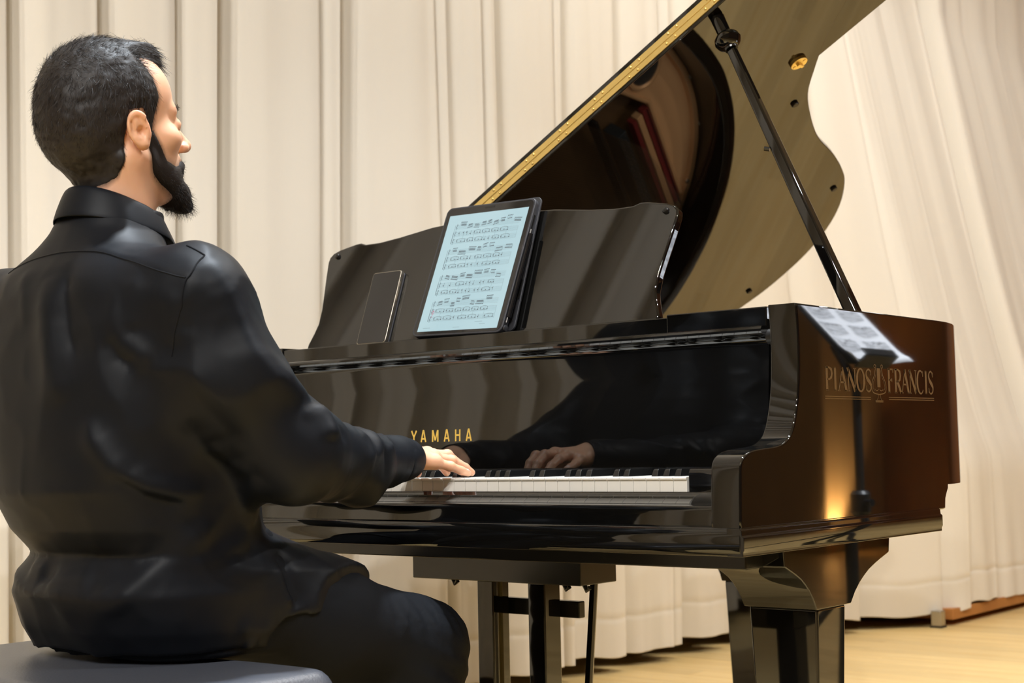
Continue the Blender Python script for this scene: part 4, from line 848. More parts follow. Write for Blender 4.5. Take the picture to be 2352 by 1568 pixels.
def hairline(q):
    # > 0 where the scalp carries hair (local head metres)
    x = np.abs(q[:, 0]); y = q[:, 1]; z = q[:, 2]
    ys = np.array([-0.13, -0.095, -0.075, -0.050, -0.036, -0.0285, -0.020, 0.004, 0.0095, 0.0125, 0.030, 0.12])
    zl = np.array([-0.098, -0.098, -0.100, -0.096, -0.084, -0.040, 0.0060, 0.0120, 0.0060, -0.060, -0.060, -0.06])
    c = np.clip((0.056 - x) / 0.030, 0, 1); c = c * c * (3 - 2 * c)
    side = np.interp(z, [-0.06, -0.02, 0.005, 0.030, 0.055, 0.080, 0.12], [0.0215, 0.0235, 0.0300, 0.0400, 0.0340, 0.0240, 0.020])
    mid = np.interp(z, [0.055, 0.075, 0.085, 0.12], [0.030, 0.050, 0.088, 0.094])
    yf = side + np.maximum(mid - side, 0) * c * (z > 0.055)
    return np.minimum(z - np.interp(y, ys, zl), (yf - y) * 0.9)
def beardmask(q):
    y = q[:, 1]; z = q[:, 2]
    top = np.interp(y, [-0.01, 0.010, 0.022, 0.045, 0.065, 0.080, 0.088, 0.12], [-0.20, -0.010, -0.006, -0.050, -0.058, -0.054, -0.047, -0.047])
    bot = np.interp(y, [-0.01, 0.010, 0.030, 0.060, 0.090, 0.12], [-0.030, -0.085, -0.104, -0.122, -0.14, -0.14])
    m = np.clip((top - z) / 0.018, 0, 1) * np.clip((z - bot) / 0.016, 0, 1) * np.clip((y - 0.006) / 0.012, 0, 1)
    lips = np.exp(-((q[:, 0] / 0.018) ** 2 + ((z + 0.069) / 0.010) ** 2 + ((y - 0.10) / 0.016) ** 2) * 1.2); return m * np.clip(1 - 1.5 * lips, 0, 1)
def head_world(P): return head_sd(hl(P)) * HS
# ---------------------------------------------------------------- hands
def finger(P, pts, r): return sd_chain(P, pts, r, 0.004)
HANDR = dict(wrist=WRR, mcp=[(-0.510, -0.030, 0.034), (-0.4885, -0.018, 0.0385), (-0.4685, -0.026, 0.0345), (-0.4500, -0.042, 0.0265)],
             f=[[(-0.510, -0.030, 0.034), (-0.508, 0.012, 0.0360), (-0.505, 0.034, 0.0210), (-0.503, 0.045, 0.0085)],
                [(-0.4885, -0.018, 0.0385), (-0.4800, 0.022, 0.0370), (-0.4760, 0.049, 0.0195), (-0.4740, 0.060, 0.0085)],
                [(-0.4685, -0.026, 0.0345), (-0.4590, 0.008, 0.0285), (-0.4545, 0.036, 0.0160), (-0.4525, 0.050, 0.0080)],
                [(-0.4500, -0.042, 0.0265), (-0.4400, -0.016, 0.0195), (-0.4360, 0.006, 0.0120), (-0.4345, 0.021, 0.0075)]],
             fr=[[0.0098, 0.0085, 0.0076, 0.0064], [0.0100, 0.0088, 0.0078, 0.0066], [0.0096, 0.0083, 0.0074, 0.0062], [0.0088, 0.0074, 0.0066, 0.0056]],
             th=[(-0.492, -0.092, 0.028), (-0.522, -0.058, 0.018), (-0.5300, -0.024, 0.0125), (-0.5290, 0.002, 0.0080)], tr=[0.0150, 0.0120, 0.0095, 0.0070])
def mirror_hand(h, dx):
    mx = lambda p: (-2 * 0.64 - p[0] + dx, p[1], p[2])
    return dict(wrist=mx(h['wrist']), mcp=[mx(p) for p in h['mcp']], f=[[mx(p) for p in f] for f in h['f']], fr=h['fr'], th=[mx(p) for p in h['th']], tr=h['tr'])
HANDL = mirror_hand(HANDR, 0.012); WRL = HANDL['wrist']
def hand_sd(P, h, el):
    w = np.array(h['wrist']); e = np.array(el); back = w + (e - w) / np.linalg.norm(e - w) * 0.10
    d = sd_cap(P, tuple(back), tuple(w), 0.0250, 0.0265)
    palm = None
    for i, m in enumerate(h['mcp']):
        c = sd_cap(P, tuple(w + np.array((0, 0, 0.0)) + (np.array(m) - w) * 0.12), m, 0.0175, 0.0125); palm = c if palm is None else smin(palm, c, 0.012)
    d = smin(d, palm, 0.016)
    for f, r in zip(h['f'], h['fr']):
        g = finger(P, f, r)
        g = smin(g, np.linalg.norm(P - np.array(f[1], np.float32), axis=1) - (r[1] + 0.0006), 0.003); d = smin(d, g, 0.0045)
    for m in h['mcp']: d = smin(d, np.linalg.norm(P - np.array((m[0], m[1], m[2] + 0.0035), np.float32), axis=1) - 0.0090, 0.008)
    d = smin(d, finger(P, h['th'], h['tr']), 0.010); return d
# ---------------------------------------------------------------- torso, limbs
TORSO = [(-0.217, -0.605, -0.470, 0.188, 0.140, 0), (-0.19, -0.605, -0.478, 0.198, 0.150, 0), (-0.14, -0.603, -0.487, 0.204, 0.160, 0), (-0.115, -0.601, -0.486, 0.196, 0.153, 0), (-0.086, -0.600, -0.486, 0.184, 0.141, 0), (-0.052, -0.600, -0.506, 0.188, 0.155, 0), (0.0, -0.601, -0.523, 0.194, 0.162, 0),
         (0.08, -0.602, -0.532, 0.200, 0.152, 2), (0.16, -0.604, -0.542, 0.206, 0.138, 3), (0.22, -0.606, -0.552, 0.206, 0.124, 3), (0.265, -0.606, -0.560, 0.192, 0.108, 3), (0.30, -0.605, -0.566, 0.155, 0.090, 3), (0.335, -0.604, -0.563, 0.104, 0.076, 3), (0.360, -0.604, -0.553, 0.082, 0.072, 0), (0.392, -0.603, -0.543, 0.068, 0.068, 0)]
def torso_sd(P): return sd_stack(P, TORSO)
SLR = [SHR, (-0.388, -0.515, 0.145), ELR, (-0.412, -0.250, 0.024), (-0.463, -0.112, 0.0345)]
SLL = [SHL, (-0.828, -0.515, 0.145), ELL, (-0.838, -0.245, 0.026), tuple(np.array(WRL) + np.array((-0.004, -0.012, 0.0005)))]
SLRAD = [0.074, 0.070, 0.064, 0.047, 0.033]
def sleeve(P, S): return sd_chain(P, S, SLRAD, 0.03)
def leg_sd(P, hp, kn, an, g=0.0):
    mid = tuple((np.array(hp) * 0.5 + np.array(kn) * 0.5) + np.array((0, 0, -0.008)))
    d = sd_chain(P, [hp, mid, kn], [0.092 + g, 0.083 + g, 0.070 + g], 0.03)
    return smin(d, sd_chain(P, [(kn[0], kn[1] - 0.006, kn[2]), (kn[0], kn[1] - 0.012, kn[2] - 0.12), an], [0.074 + g, 0.080 + g, 0.062 + g], 0.02), 0.03)
RIDGES = []
def ridge_field(P):
    w = np.zeros(len(P), np.float32)
    for pts, amp, wid in RIDGES:
        A = np.array(pts, np.float32); lo = A.min(0) - 4 * wid; hi = A.max(0) + 4 * wid; m = ((P > lo) & (P < hi)).all(1)
        if not m.any(): continue
        Q = P[m]; best = np.full(len(Q), 9.0, np.float32); fall = np.zeros(len(Q), np.float32); n = len(A) - 1
        for i in range(n):
            ab = A[i + 1] - A[i]; t = np.clip(((Q - A[i]) @ ab) / (ab @ ab + 1e-9), 0, 1); d = np.linalg.norm(Q - A[i] - t[:, None] * ab, axis=1); u = (i + t) / n; k = d < best; best = np.where(k, d, best); fall = np.where(k, np.clip(np.minimum(u, 1 - u) * 5, 0, 1), fall)
        w[m] += (0.9 if len(pts) < 4 else 1.8) * amp * np.exp(-(best / (0.95 * wid)) ** 1.12) * fall
    return w
def shirt_base(P):
    d = torso_sd(P); d = smin(d, sd_ell(P, (-0.605, -0.575, 0.27), (0.200, 0.085, 0.058)), 0.03)
    d = smin(d, sleeve(P, SLR), 0.045); d = smin(d, sleeve(P, SLL), 0.045)
    # shirt tail lying over the right thigh, ending along a slanting hem
    th = leg_sd(P, HPR, KNR, ANR, 0.007); cut = np.maximum((P[:, 1] + 0.195) * 0.33 + (P[:, 0] + 0.45) * 0.943, P[:, 1] + 0.190)
    th = np.maximum(np.maximum(th, cut), -0.180 + 0.9 * np.minimum(0, P[:, 1] + 0.40) - P[:, 2]); d = smin(d, th, 0.010)
    th = leg_sd(P, HPL, KNL, ANL, 0.007); cut = (P[:, 1] + 0.24) ; th = np.maximum(np.maximum(th, cut), -0.225 - P[:, 2]); d = smin(d, th, 0.012)
    return d
SEAMS = [[(-0.711, -0.641, 0.308), (-0.657, -0.648, 0.318), (-0.586, -0.646, 0.324), (-0.545, -0.639, 0.323), (-0.502, -0.628, 0.317), (-0.453, -0.623, 0.302), (-0.398, -0.616, 0.284), (-0.367, -0.596, 0.272)], [(-0.366, -0.57, 0.303), (-0.364, -0.588, 0.282), (-0.366, -0.598, 0.265), (-0.371, -0.603, 0.239), (-0.381, -0.606, 0.206), (-0.388, -0.605, 0.173)], [(-0.366, -0.57, 0.303), (-0.395, -0.576, 0.32)], [(-0.333, -0.544, 0.214), (-0.319, -0.534, 0.18), (-0.31, -0.517, 0.151), (-0.308, -0.489, 0.133)]]
RIDGES = [
    ([(-0.488, -0.662, 0.097), (-0.482, -0.66, 0.068), (-0.464, -0.649, 0.04), (-0.447, -0.635, 0.02), (-0.43, -0.613, 0.005), (-0.416, -0.582, -0.005), (-0.407, -0.539, -0.004)], 0.01, 0.012),
    ([(-0.459, -0.646, 0.031), (-0.444, -0.631, 0.008), (-0.427, -0.602, -0.009), (-0.413, -0.564, -0.017)], -0.006, 0.012),
    ([(-0.505, -0.624, -0.166), (-0.471, -0.618, -0.136), (-0.454, -0.596, -0.112), (-0.44, -0.571, -0.091), (-0.421, -0.551, -0.066), (-0.411, -0.526, -0.041)], 0.009, 0.011),
    ([(-0.44, -0.572, -0.093), (-0.422, -0.543, -0.094), (-0.415, -0.497, -0.082), (-0.417, -0.457, -0.071)], 0.008, 0.01),
    ([(-0.44, -0.568, -0.085), (-0.423, -0.538, -0.083), (-0.414, -0.498, -0.069)], -0.005, 0.01),
    ([(-0.549, -0.637, 0.327), (-0.508, -0.624, 0.322), (-0.459, -0.618, 0.308), (-0.4, -0.614, 0.288), (-0.368, -0.596, 0.276)], 0.0015, 0.006),
    ([(-0.362, -0.57, 0.298), (-0.347, -0.561, 0.268), (-0.338, -0.547, 0.237), (-0.329, -0.537, 0.206), (-0.317, -0.529, 0.174), (-0.309, -0.51, 0.149), (-0.309, -0.476, 0.131), (-0.318, -0.437, 0.125)], 0.02, 0.016),
    ([(-0.332, -0.545, 0.211), (-0.319, -0.535, 0.177), (-0.31, -0.517, 0.149), (-0.308, -0.481, 0.129), (-0.315, -0.432, 0.119)], 0.008, 0.008),
    ([(-0.349, -0.563, 0.274), (-0.338, -0.543, 0.237), (-0.326, -0.532, 0.2), (-0.314, -0.528, 0.166)], -0.009, 0.011),
    ([(-0.309, -0.434, 0.113), (-0.297, -0.425, 0.095), (-0.287, -0.423, 0.077), (-0.283, -0.421, 0.062)], 0.013, 0.009),
    ([(-0.3, -0.39, 0.077), (-0.29, -0.397, 0.059)], -0.004, 0.008),
    ([(-0.299, -0.467, 0.098), (-0.299, -0.444, 0.1), (-0.295, -0.428, 0.092)], 0.006, 0.01),
    ([(-0.352, -0.315, 0.075), (-0.351, -0.297, 0.063), (-0.342, -0.295, 0.044), (-0.334, -0.314, 0.023)], 0.011, 0.008),
    ([(-0.385, -0.26, 0.076), (-0.371, -0.257, 0.066), (-0.357, -0.264, 0.05), (-0.345, -0.285, 0.031)], 0.009, 0.007),
    ([(-0.37, -0.249, 0.063), (-0.359, -0.247, 0.043), (-0.356, -0.246, 0.021), (-0.361, -0.246, 0.002)], -0.004, 0.006),
    ([(-0.376, -0.243, 0.066), (-0.375, -0.216, 0.049), (-0.376, -0.205, 0.03)], 0.004, 0.006),
    ([(-0.577, -0.666, 0.287), (-0.566, -0.671, 0.239), (-0.555, -0.674, 0.191), (-0.538, -0.674, 0.144), (-0.525, -0.673, 0.115)], 0.007, 0.02),
    ([(-0.64, -0.659, 0.305), (-0.623, -0.673, 0.266), (-0.613, -0.677, 0.218)], 0.004, 0.016),
    ([(-0.545, -0.65, 0.308), (-0.532, -0.666, 0.259), (-0.525, -0.667, 0.213), (-0.504, -0.665, 0.166)], -0.004, 0.018),
    ([(-0.455, -0.642, 0.266), (-0.459, -0.643, 0.221), (-0.448, -0.637, 0.195), (-0.431, -0.626, 0.18), (-0.41, -0.614, 0.168)], 0.007, 0.014),
    ([(-0.464, -0.646, 0.204), (-0.453, -0.64, 0.175), (-0.432, -0.625, 0.16)], -0.006, 0.014),
    ([(-0.434, -0.63, 0.282), (-0.437, -0.635, 0.242), (-0.44, -0.633, 0.209)], 0.004, 0.018),
    ([(-0.379, -0.61, 0.262), (-0.383, -0.61, 0.223), (-0.383, -0.603, 0.184)], 0.004, 0.014),
    ([(-0.37, -0.602, 0.245), (-0.363, -0.594, 0.228), (-0.369, -0.597, 0.2)], -0.003, 0.01),
    ([(-0.346, -0.496, 0.015), (-0.374, -0.478, -0.005), (-0.418, -0.45, -0.03), (-0.418, -0.455, -0.054)], 0.007, 0.01),
    ([(-0.641, -0.637, -0.113), (-0.599, -0.641, -0.12)], -0.009, 0.014),
    ([(-0.642, -0.643, -0.13), (-0.575, -0.64, -0.119), (-0.52, -0.63, -0.115)], 0.009, 0.014),
    ([(-0.679, -0.626, -0.103), (-0.622, -0.635, -0.106)], 0.006, 0.012),
    ([(-0.6, -0.643, -0.152), (-0.532, -0.635, -0.155), (-0.492, -0.623, -0.154)], 0.006, 0.018),
    ([(-0.511, -0.63, -0.123), (-0.491, -0.627, -0.142), (-0.491, -0.621, -0.16)], 0.006, 0.012),
    ([(-0.469, -0.613, -0.151), (-0.445, -0.589, -0.166), (-0.417, -0.547, -0.174)], 0.004, 0.018),
    ([(-0.406, -0.487, -0.185), (-0.41, -0.449, -0.196), (-0.411, -0.421, -0.193)], 0.006, 0.014),
    ([(-0.417, -0.467, -0.217), (-0.415, -0.445, -0.208)], 0.006, 0.008),
    ([(-0.424, -0.396, -0.089), (-0.411, -0.399, -0.111), (-0.402, -0.394, -0.138), (-0.398, -0.38, -0.172)], -0.01, 0.008),
    ([(-0.413, -0.418, -0.104), (-0.405, -0.413, -0.128), (-0.401, -0.4, -0.154), (-0.4, -0.393, -0.166)], 0.006, 0.009),
    ([(-0.397, -0.373, -0.173), (-0.402, -0.331, -0.159), (-0.427, -0.258, -0.141)], 0.003, 0.012),
    ([(-0.409, -0.502, -0.103), (-0.403, -0.477, -0.122), (-0.405, -0.437, -0.126)], 0.004, 0.014),
    ([(-0.381, -0.553, 0.065), (-0.381, -0.517, 0.036), (-0.35, -0.499, 0.018)], 0.006, 0.014),
    ([(-0.367, -0.592, 0.138), (-0.352, -0.562, 0.093), (-0.349, -0.521, 0.053)], -0.006, 0.02),
    ([(-0.386, -0.584, 0.094), (-0.394, -0.543, 0.048), (-0.386, -0.505, 0.022)], -0.005, 0.018),
    ([(-0.494, -0.661, -0.01), (-0.507, -0.643, -0.057), (-0.519, -0.621, -0.093)], 0.004, 0.018),
    ([(-0.435, -0.603, -0.035), (-0.457, -0.601, -0.069), (-0.481, -0.61, -0.103)], 0.004, 0.018)]

def crease(P, f, seed, sharp=2.2):
    wp = np.stack([vnoise(P, (6, 6, 6), seed + 31), vnoise(P, (6, 6, 6), seed + 32), vnoise(P, (6, 6, 6), seed + 33)], 1) * 0.035
    return (1 - np.abs(vnoise(P + wp.astype(np.float32), f, seed))) ** sharp - 0.35
def shirt_sd(P):
    d = shirt_base(P); out = d.copy(); m = np.abs(d) < 0.05; Q = P[m]
    waist = np.exp(-((Q[:, 2] + 0.085) / 0.075) ** 2); low = np.clip((0.02 - Q[:, 2]) / 0.20, 0, 1); up = np.clip((Q[:, 2] - 0.02) / 0.10, 0, 1)
    fore = np.clip((Q[:, 1] + 0.40) / 0.10, 0, 1) * np.clip((Q[:, 2] + 0.06) / 0.03, 0, 1); yoke = np.clip((Q[:, 2] - 0.285) / 0.03, 0, 1); arm = np.clip((np.abs(Q[:, 0] + 0.605) - 0.175) / 0.03, 0, 1)
    n = 0.0080 * waist * crease(Q, (4.5, 4.5, 13), 3) + 0.0075 * up * (1 - yoke) * (1 - fore) * crease(Q, (8, 8, 3.0), 4) + 0.0060 * low * crease(Q, (9, 9, 7), 5)
    n += 0.0075 * fore * crease(Q, (10, 20, 12), 6) + 0.0060 * arm * up * (1 - fore) * crease(Q, (11, 11, 9), 8) + 0.0012 * crease(Q, (24, 24, 18), 9) * (1 - 0.5 * yoke)
    out[m] = d[m] - n - ridge_field(Q); d = out
    neck = sd_cap(P, (-0.603, -0.536, 0.34), (-0.603, -0.530, 0.50), 0.056, 0.056); return smax(d, -neck, 0.004)
def body_sd(P):
    d = np.maximum(torso_sd(P) + 0.014, P[:, 2] - 0.315)
    d = smin(d, sd_chain(P, [SHR, ELR, WRR], [0.055, 0.042, 0.020], 0.02), 0.03); d = smin(d, sd_chain(P, [SHL, ELL, WRL], [0.055, 0.042, 0.020], 0.02), 0.03)
    for a in ((HPR, KNR, ANR), (HPL, KNL, ANL)): d = smin(d, leg_sd(P, *a, -0.02), 0.03)
    return d
def trousers_sd(P):
    hips = sd_stack(P, [(-0.226, -0.605, -0.466, 0.182, 0.132, 0), (-0.16, -0.605, -0.478, 0.188, 0.142, 0), (-0.07, -0.600, -0.478, 0.168, 0.122, 0)]); d = smin(hips, leg_sd(P, HPR, KNR, ANR), 0.03); d = smin(d, leg_sd(P, HPL, KNL, ANL), 0.03)
    # puckers along the outer thigh, creases at the back of the knee
    wv = np.sin(P[:, 1] * 260 + 3 * vnoise(P, (20, 20, 20), 7)) * np.exp(-((P[:, 2] + 0.205 - 0.10 * (P[:, 1] + 0.2) * -1) / 0.022) ** 2) * np.clip((P[:, 1] + 0.25) / 0.06, 0, 1) * np.clip((0.0 - P[:, 1]) / 0.03, 0, 1)
    d = d - 0.0030 * wv - 0.0035 * vnoise(P, (10, 10, 7), 9) - 0.0018 * vnoise(P, (26, 26, 12), 10)
    kn = np.sin((P[:, 2] + 0.5 * P[:, 1]) * 150) * np.exp(-(((P[:, 1] + 0.10) / 0.06) ** 2 + ((P[:, 2] + 0.30) / 0.05) ** 2)); d = d - 0.004 * kn
    return np.maximum(d, -0.648 - P[:, 2])
# body: head and hands at full detail, the covered trunk coarser, one mesh
hb0 = hw_((-0.10, -0.13, -0.26)); Vs, Fs, k = [], [], 0
def put(V, F):
    global k
    Vs.append(V); Fs.append(F + k); k += len(V)
V, F = nets(lambda P: np.maximum(head_world(P), 0.35 - P[:, 2]), (-0.74, -0.71, 0.345), (-0.47, -0.37, 0.675), 0.0026); V = relax(V, F, 1, 0.35); put(V, F); nh = len(V)
V, F = nets(lambda P: hand_sd(P, HANDR, ELR), (-0.56, -0.23, -0.004), (-0.40, 0.08, 0.085), 0.0017); V = relax(V, F, 1, 0.35); put(V, F)
V, F = nets(lambda P: hand_sd(P, HANDL, ELL), (HANDL['wrist'][0] - 0.10, -0.23, -0.004), (HANDL['wrist'][0] + 0.09, 0.08, 0.085), 0.0022); put(V, F)
V, F = nets(body_sd, (-1.02, -0.72, -0.72), (-0.25, 0.08, 0.42), 0.012); put(V, F)
V = np.concatenate(Vs); F = np.concatenate(Fs); q = hl(V); inh = np.arange(len(V)) < nh
isear = np.minimum(ear_sd(q, 1), ear_sd(q, -1)) < 0.0035
stub = np.clip(hairline(q) / 0.016 + 0.25, 0, 1) * inh * (~isear) * (q[:, 2] > -0.11)
stub = np.maximum(stub, 0.80 * beardmask(q) * inh * (~isear)); bodyo = np_obj('body', V, F, SKIN, PER, {'stubble': stub})
# eyes, brows, nails
for sx in (1, -1):
    c = hw_((sx * 0.0315, 0.0790, -0.0060)); n = HRM @ np.array((0, 0.985, -0.17))
    MB().lathe(c, n, [(-0.0118, 0.002), (-0.009, 0.008), (0, 0.0121), (0.007, 0.0098), (0.0105, 0.0060), (0.0121, 0.001)], 20).obj('eye', EYE, PER, deg=180)
    MB().lathe(Vector(c) + Vector(n) * 0.0104, n, [(0.0, 0.0061), (0.0014, 0.0040), (0.0020, 0.001)], 16).obj('iris', IRIS, PER, deg=180)
def ribbons(name, roots, dirs, L, wid, mat, parent, curl=0.0, grav=0.0, seg=3, rs=5):
    r = np.random.RandomState(rs); n = len(roots); V = []; side = np.cross(dirs, r.normal(size=(n, 3))); side /= np.linalg.norm(side, axis=1, keepdims=True) + 1e-9; p = roots.copy(); d = dirs.copy(); rows = []
    for s in range(seg + 1):
        w = wid * (1 - 0.75 * s / seg); rows.append((p - side * w / 2, p + side * w / 2)); d = d + curl * r.normal(size=(n, 3)) + np.array((0, 0, -grav)); d /= np.linalg.norm(d, axis=1, keepdims=True); p = p + d * (L / seg)[:, None]
    A = np.stack([x for rw in rows for x in rw], 1).reshape(-1, 3); m = 2 * (seg + 1); b = np.arange(n)[:, None] * m; F = np.concatenate([b + np.array([[2 * s, 2 * s + 1, 2 * s + 3, 2 * s + 2]]) for s in range(seg)])
    return np_obj(name, A, F, mat, parent)
# hair: a thin cap that follows the skull plus strands
def hair_t(q):
    h = hairline(q); t = np.interp(q[:, 2], [-0.10, -0.05, 0.0, 0.05, 0.09, 0.13], [0.001, 0.0030, 0.005, 0.007, 0.008, 0.0080]); fr_ = np.exp(-(((q[:, 1] - 0.060) / 0.034) ** 2 + ((q[:, 2] - 0.105) / 0.03) ** 2)) * 0.014
    return (t + fr_) * np.clip(h / 0.018, 0, 1) - 0.0015 * np.clip(1 - h / 0.006, 0, 1)
def hair_sd(P):
    q = hl(P); d = head_sd(q, False) - hair_t(q) - 0.0012 * vnoise(q, (120, 60, 90), 3) - 0.0008 * vnoise(q, (260, 130, 200), 4)
    keep = -hairline(q) + 0.001; ear = np.minimum(ear_sd(q, 1), ear_sd(q, -1)); d = smax(d, keep, 0.003); return smax(d, 0.0025 - ear, 0.002) * HS
V, F = nets(hair_sd, (-0.72, -0.72, 0.40), (-0.47, -0.40, 0.68), 0.0026); HAIRO = np_obj('hair', V, F, HAIR, PER)
rs = np.random.RandomState(2); G = grad(lambda P: head_sd(hl(P), False), V); q = hl(V)
sel = np.where(rs.rand(len(V)) < np.minimum(1, 26000 / len(V)))[0]
sel = sel[(hairline(q[sel]) > 0.001)]
down = HRM @ np.array((0, -0.35, -0.9)); fwd = HRM @ np.array((0, 0.75, 0.45)); topw = np.clip((q[sel, 2] - 0.05) / 0.05, 0, 1)[:, None]
dr = (1 - topw) * down + topw * fwd + 0.35 * rs.normal(size=(len(sel), 3)); n = G[sel]; dr = dr - n * (dr * n).sum(1, keepdims=True); dr /= np.linalg.norm(dr, axis=1, keepdims=True); dr = dr + n * (0.10 + 0.14 * rs.rand(len(sel), 1)); dr /= np.linalg.norm(dr, axis=1, keepdims=True)
Ls = (0.006 + 0.013 * np.clip((q[sel, 2] + 0.06) / 0.14, 0, 1)) * (0.7 + 0.6 * rs.rand(len(sel)))
ribbons('hair_strands', V[sel] - n * 0.002, dr, Ls, 0.0006, HAIR, PER, 0.10, 0.05)
# beard: short on the cheeks, full and pointed at the chin
def beard_sd(P):
    q = hl(P); m = beardmask(q); d = head_sd(q, False) - 0.0024 * np.clip(m * 2.5 - 1.5, 0, 1) + 0.004 * np.clip((0.6 - m) * 5, 0, 1)
    g = sd_chain(q, [(0, 0.066, -0.092), (0, 0.088, -0.108), (0, 0.104, -0.124)], [0.024, 0.023, 0.012], 0.01); g = g - 0.003 * vnoise(q, (110, 110, 60), 6); mo = sd_cap(np.abs(q) * np.array((1, 0, 0), np.float32) + q * np.array((0, 1, 1), np.float32), (0.004, 0.1015, -0.0545), (0.026, 0.086, -0.072), 0.0045, 0.005)
    ck = smin(g, mo, 0.006); d = np.where(m > 0.02, d, np.maximum(d, 0.004)); return smin(d, ck, 0.008) * HS
V, F = nets(beard_sd, (-0.70, -0.60, 0.35), (-0.46, -0.38, 0.53), 0.0028)
bs = head_sd(hl(V), False); np_obj('beard', V, F, BEARD, PER)
G = grad(beard_sd, V); q = hl(V); sel = np.where((rs.rand(len(V)) < min(1, 20000 / len(V))) & (head_sd(q, False) > -0.0032) & ((beardmask(q) > 0.25 * rs.rand(len(V)) + 0.05) | (head_sd(q, False) > 0.003)))[0]; n = G[sel]
dr = HRM @ np.array((0, 0.30, -0.85)) + 0.30 * rs.normal(size=(len(sel), 3)) + 0.28 * n; dr /= np.linalg.norm(dr, axis=1, keepdims=True); chin = np.clip((-0.085 - q[sel, 2]) / 0.03, 0, 1) * np.clip((q[sel, 1] - 0.05) / 0.03, 0, 1)
ribbons('beard_strands', V[sel] - n * 0.002, dr, (0.0065 + 0.010 * chin) * (0.5 + 0.6 * rs.rand(len(sel))), 0.0005, BEARD, PER, 0.25, 0.03)
# brows
for sx in (1, -1):
    a = np.linspace(0, 1, 90); pr = np.stack([sx * (0.012 + 0.036 * a), 0.098 - 0.024 * a ** 1.6, 0.0155 + 0.007 * np.sin(a * 2.4) - 0.002 * a], 1) + 0.0012 * rs.normal(size=(90, 3)); W = np.array([hw_(p) for p in pr]); dv = HRM @ np.array((sx * 0.85, -0.2, 0.15))
    ribbons('eyebrow', W, np.tile(dv, (90, 1)) + 0.25 * rs.normal(size=(90, 3)), np.full(90, 0.008), 0.0008, HAIR, PER, 0.1)
for f in HANDR['f'] + [HANDR['th']]:
    a, b = np.array(f[2]), np.array(f[3]); d = (b - a) / np.linalg.norm(b - a); up = np.array((0.25, 0, 1.0)); up -= d * (up @ d); up /= np.linalg.norm(up); sd = np.cross(d, up); c = b - d * 0.003 + up * 0.0052; mb = MB(); rows = []
    for i in range(5):
        for j in range(5): u, v = (i / 4 - 0.5), (j / 4 - 0.5); rows.append(c + d * u * 0.011 + sd * v * 0.0082 * (1 - 0.5 * max(0, u) ** 2) + up * (0.0012 - 0.0075 * v * v - 0.004 * max(0, u)))
    mb.add(rows, [(i * 5 + j, i * 5 + j + 1, (i + 1) * 5 + j + 1, (i + 1) * 5 + j) for i in range(4) for j in range(4)]); mb.obj('finger_nail', NAIL, PER, deg=180)
# shirt, collar, cuffs
V, F = nets(shirt_sd, (-0.99, -0.74, -0.235), (-0.27, -0.06, 0.40), 0.0046); V = relax(V, F, 1, 0.4); SHIRTO = np_obj('shirt', V, F, SHIRT, PER)
def band(name, rows, mat, parent, th=0.0025, closed=True):
    n = len(rows[0]); Vb = [p for r_ in rows for p in r_]; Fb = []
    for i in range(len(rows) - 1):
        for j in range(n if closed else n - 1): Fb.append((i * n + j, i * n + (j + 1) % n, (i + 1) * n + (j + 1) % n, (i + 1) * n + j))
    o = np_obj(name, np.array(Vb), np.array(Fb), mat, parent); s = o.modifiers.new('t', 'SOLIDIFY'); s.thickness = th; s.offset = 0; ss = o.modifiers.new('s', 'SUBSURF'); ss.levels = ss.render_levels = 1; return o
NCX, NCY = -0.603, -0.538; rows = []
for lev, (dr_, dz) in enumerate(((0.0, 0.0), (0.0005, 0.018), (0.0015, 0.034), (0.0035, 0.0405), (0.0065, 0.0395), (0.0100, 0.030), (0.0145, 0.014), (0.0170, 0.001))):
    ring = []
    for j in range(48):
        a = 2 * PI * j / 48; f = -math.cos(a - math.radians(14)) * -1  # +1 towards the face
        fr0 = math.sin(a)          # +1 forward
        base = 0.358 - 0.018 * fr0 - 0.006 * (fr0 > 0.6); hgt = dz * (1.0 - 0.16 * fr0); rx, ry = 0.0590 + dr_ + 0.004 * (1 - dz / 0.04) , 0.0610 + dr_ + 0.006 * (1 - dz / 0.04)
        ring.append((NCX + rx * math.cos(a), NCY - 0.004 * (fr0 < 0) + ry * math.sin(a) + 0.006 * max(0, fr0), base + hgt))
    rows.append(ring)
for pts in SEAMS[:3]:
    q = np.array(smooth_pts(pts, 4), np.float32)
    for _ in range(4): q = q - (shirt_sd(q) - 0.0002)[:, None] * grad(shirt_sd, q)
    pts = [tuple(float(c) for c in p_) for p_ in q]; MB().tube(pts, 0.0011, 6).obj('seam', SHIRT, SHIRTO)
band('collar', rows, SHIRT, PER, 0.0022)
for S, WR in ((SLR, WRR), (SLL, WRL)):
    a = np.array(S[3], float); b = np.array(WR, float); d = (b - a) / np.linalg.norm(b - a); up = np.array((0, 0, 1.0)); up -= d * (up @ d); up /= np.linalg.norm(up); sd = np.cross(d, up); rows = []
    c0 = b - d * 0.048
    for t, r_ in ((0.0, 0.0330), (0.004, 0.0372), (0.025, 0.0365), (0.052, 0.0358), (0.0555, 0.0348), (0.0545, 0.0322), (0.03, 0.0325)):
        c = c0 + d * (t + 0.008); rows.append([tuple(c + (up * math.cos(2 * PI * j / 28) * 0.95 + sd * math.sin(2 * PI * j / 28) * 1.04) * r_ + np.array((0, 0, -0.004))) for j in range(28)])
    band('cuff', rows, SHIRT, PER, 0.002)
V, F = nets(trousers_sd, (-0.90, -0.72, -0.66), (-0.30, 0.06, -0.03), 0.0065); V = relax(V, F, 1, 0.4); np_obj('trousers', V, F, TROUS, PER)
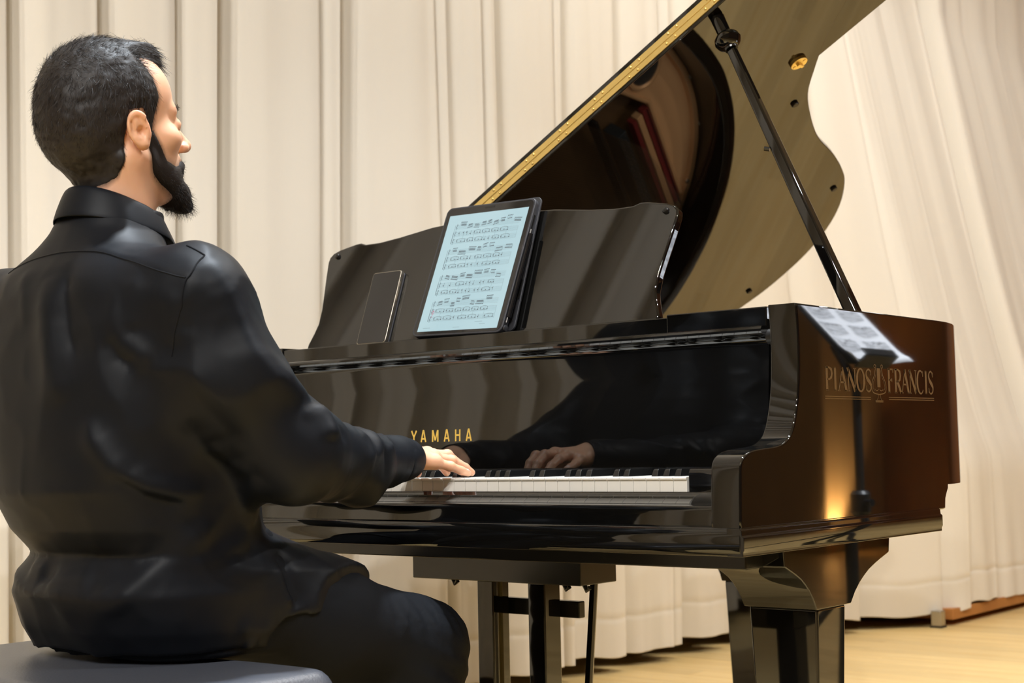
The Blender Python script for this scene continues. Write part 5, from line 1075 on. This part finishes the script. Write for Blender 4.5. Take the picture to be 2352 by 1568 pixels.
def shoe_sd(P, an):
    x = an[0]; y = an[1]; g = ZF
    d = sd_chain(P, [(x, y - 0.045, g + 0.045), (x, y + 0.06, g + 0.040), (x, y + 0.175, g + 0.026)], [0.040, 0.042, 0.030], 0.02); d = smin(d, sd_cap(P, (x, y - 0.01, g + 0.05), (x, y - 0.005, g + 0.13), 0.042, 0.046), 0.02)
    return np.maximum(d, g + 0.002 - P[:, 2])
for an in (ANR, ANL):
    V, F = nets(lambda P: shoe_sd(P, an), (an[0] - 0.06, an[1] - 0.11, ZF - 0.005), (an[0] + 0.06, an[1] + 0.23, ZF + 0.14), 0.007); np_obj('shoe', V, F, SHOE, PER)

# ------------------------------------------------------------------ bench
BEN = empty('piano_bench', (-0.61, -0.63, ZF), 'black padded piano bench under the seated person', 'bench')
def bench_sd(P):
    q = np.abs(P - np.array((-0.577, -0.612, -0.268), np.float32)) - np.array((0.330, 0.170, 0.036), np.float32) + 0.032
    d = np.linalg.norm(np.maximum(q, 0), axis=1) + np.minimum(q.max(1), 0) - 0.032
    rx = np.clip(1 - ((P[:, 0] + 0.577) / 0.34) ** 2, 0, 1) * np.clip(1 - ((P[:, 1] + 0.612) / 0.18) ** 2, 0, 1); top = np.clip((P[:, 2] + 0.268) / 0.036, 0, 1)
    dent = np.exp(-(((P[:, 0] + 0.605) / 0.20) ** 2 + ((P[:, 1] + 0.51) / 0.15) ** 2) * 1.2) * 0.006 * top
    return d - 0.005 * rx * top + dent
V, F = nets(bench_sd, (-0.93, -0.81, -0.32), (-0.23, -0.42, -0.215), 0.007); V = relax(V, F, 1, 0.4); np_obj('cushion', V, F, LEATH, BEN)
MB().box(-0.885, -0.269, -0.762, -0.462, -0.345, -0.302).obj('apron', LACQ, BEN, 0.003)
for x in (-0.865, -0.289):
    for y_ in (-0.742, -0.482):
        MB().prism([(x - 0.022, y_ - 0.022), (x + 0.022, y_ - 0.022), (x + 0.022, y_ + 0.022), (x - 0.022, y_ + 0.022)], ZF + 0.0005, -0.340, 'z').obj('leg', LACQ, BEN, 0.003)
MB().lathe((-0.268, -0.612, -0.325), (1, 0, 0), [(0, 0.012), (0.02, 0.012), (0.022, 0.024), (0.040, 0.024), (0.042, 0.020)], 20).obj('height_knob', SATIN, BEN)
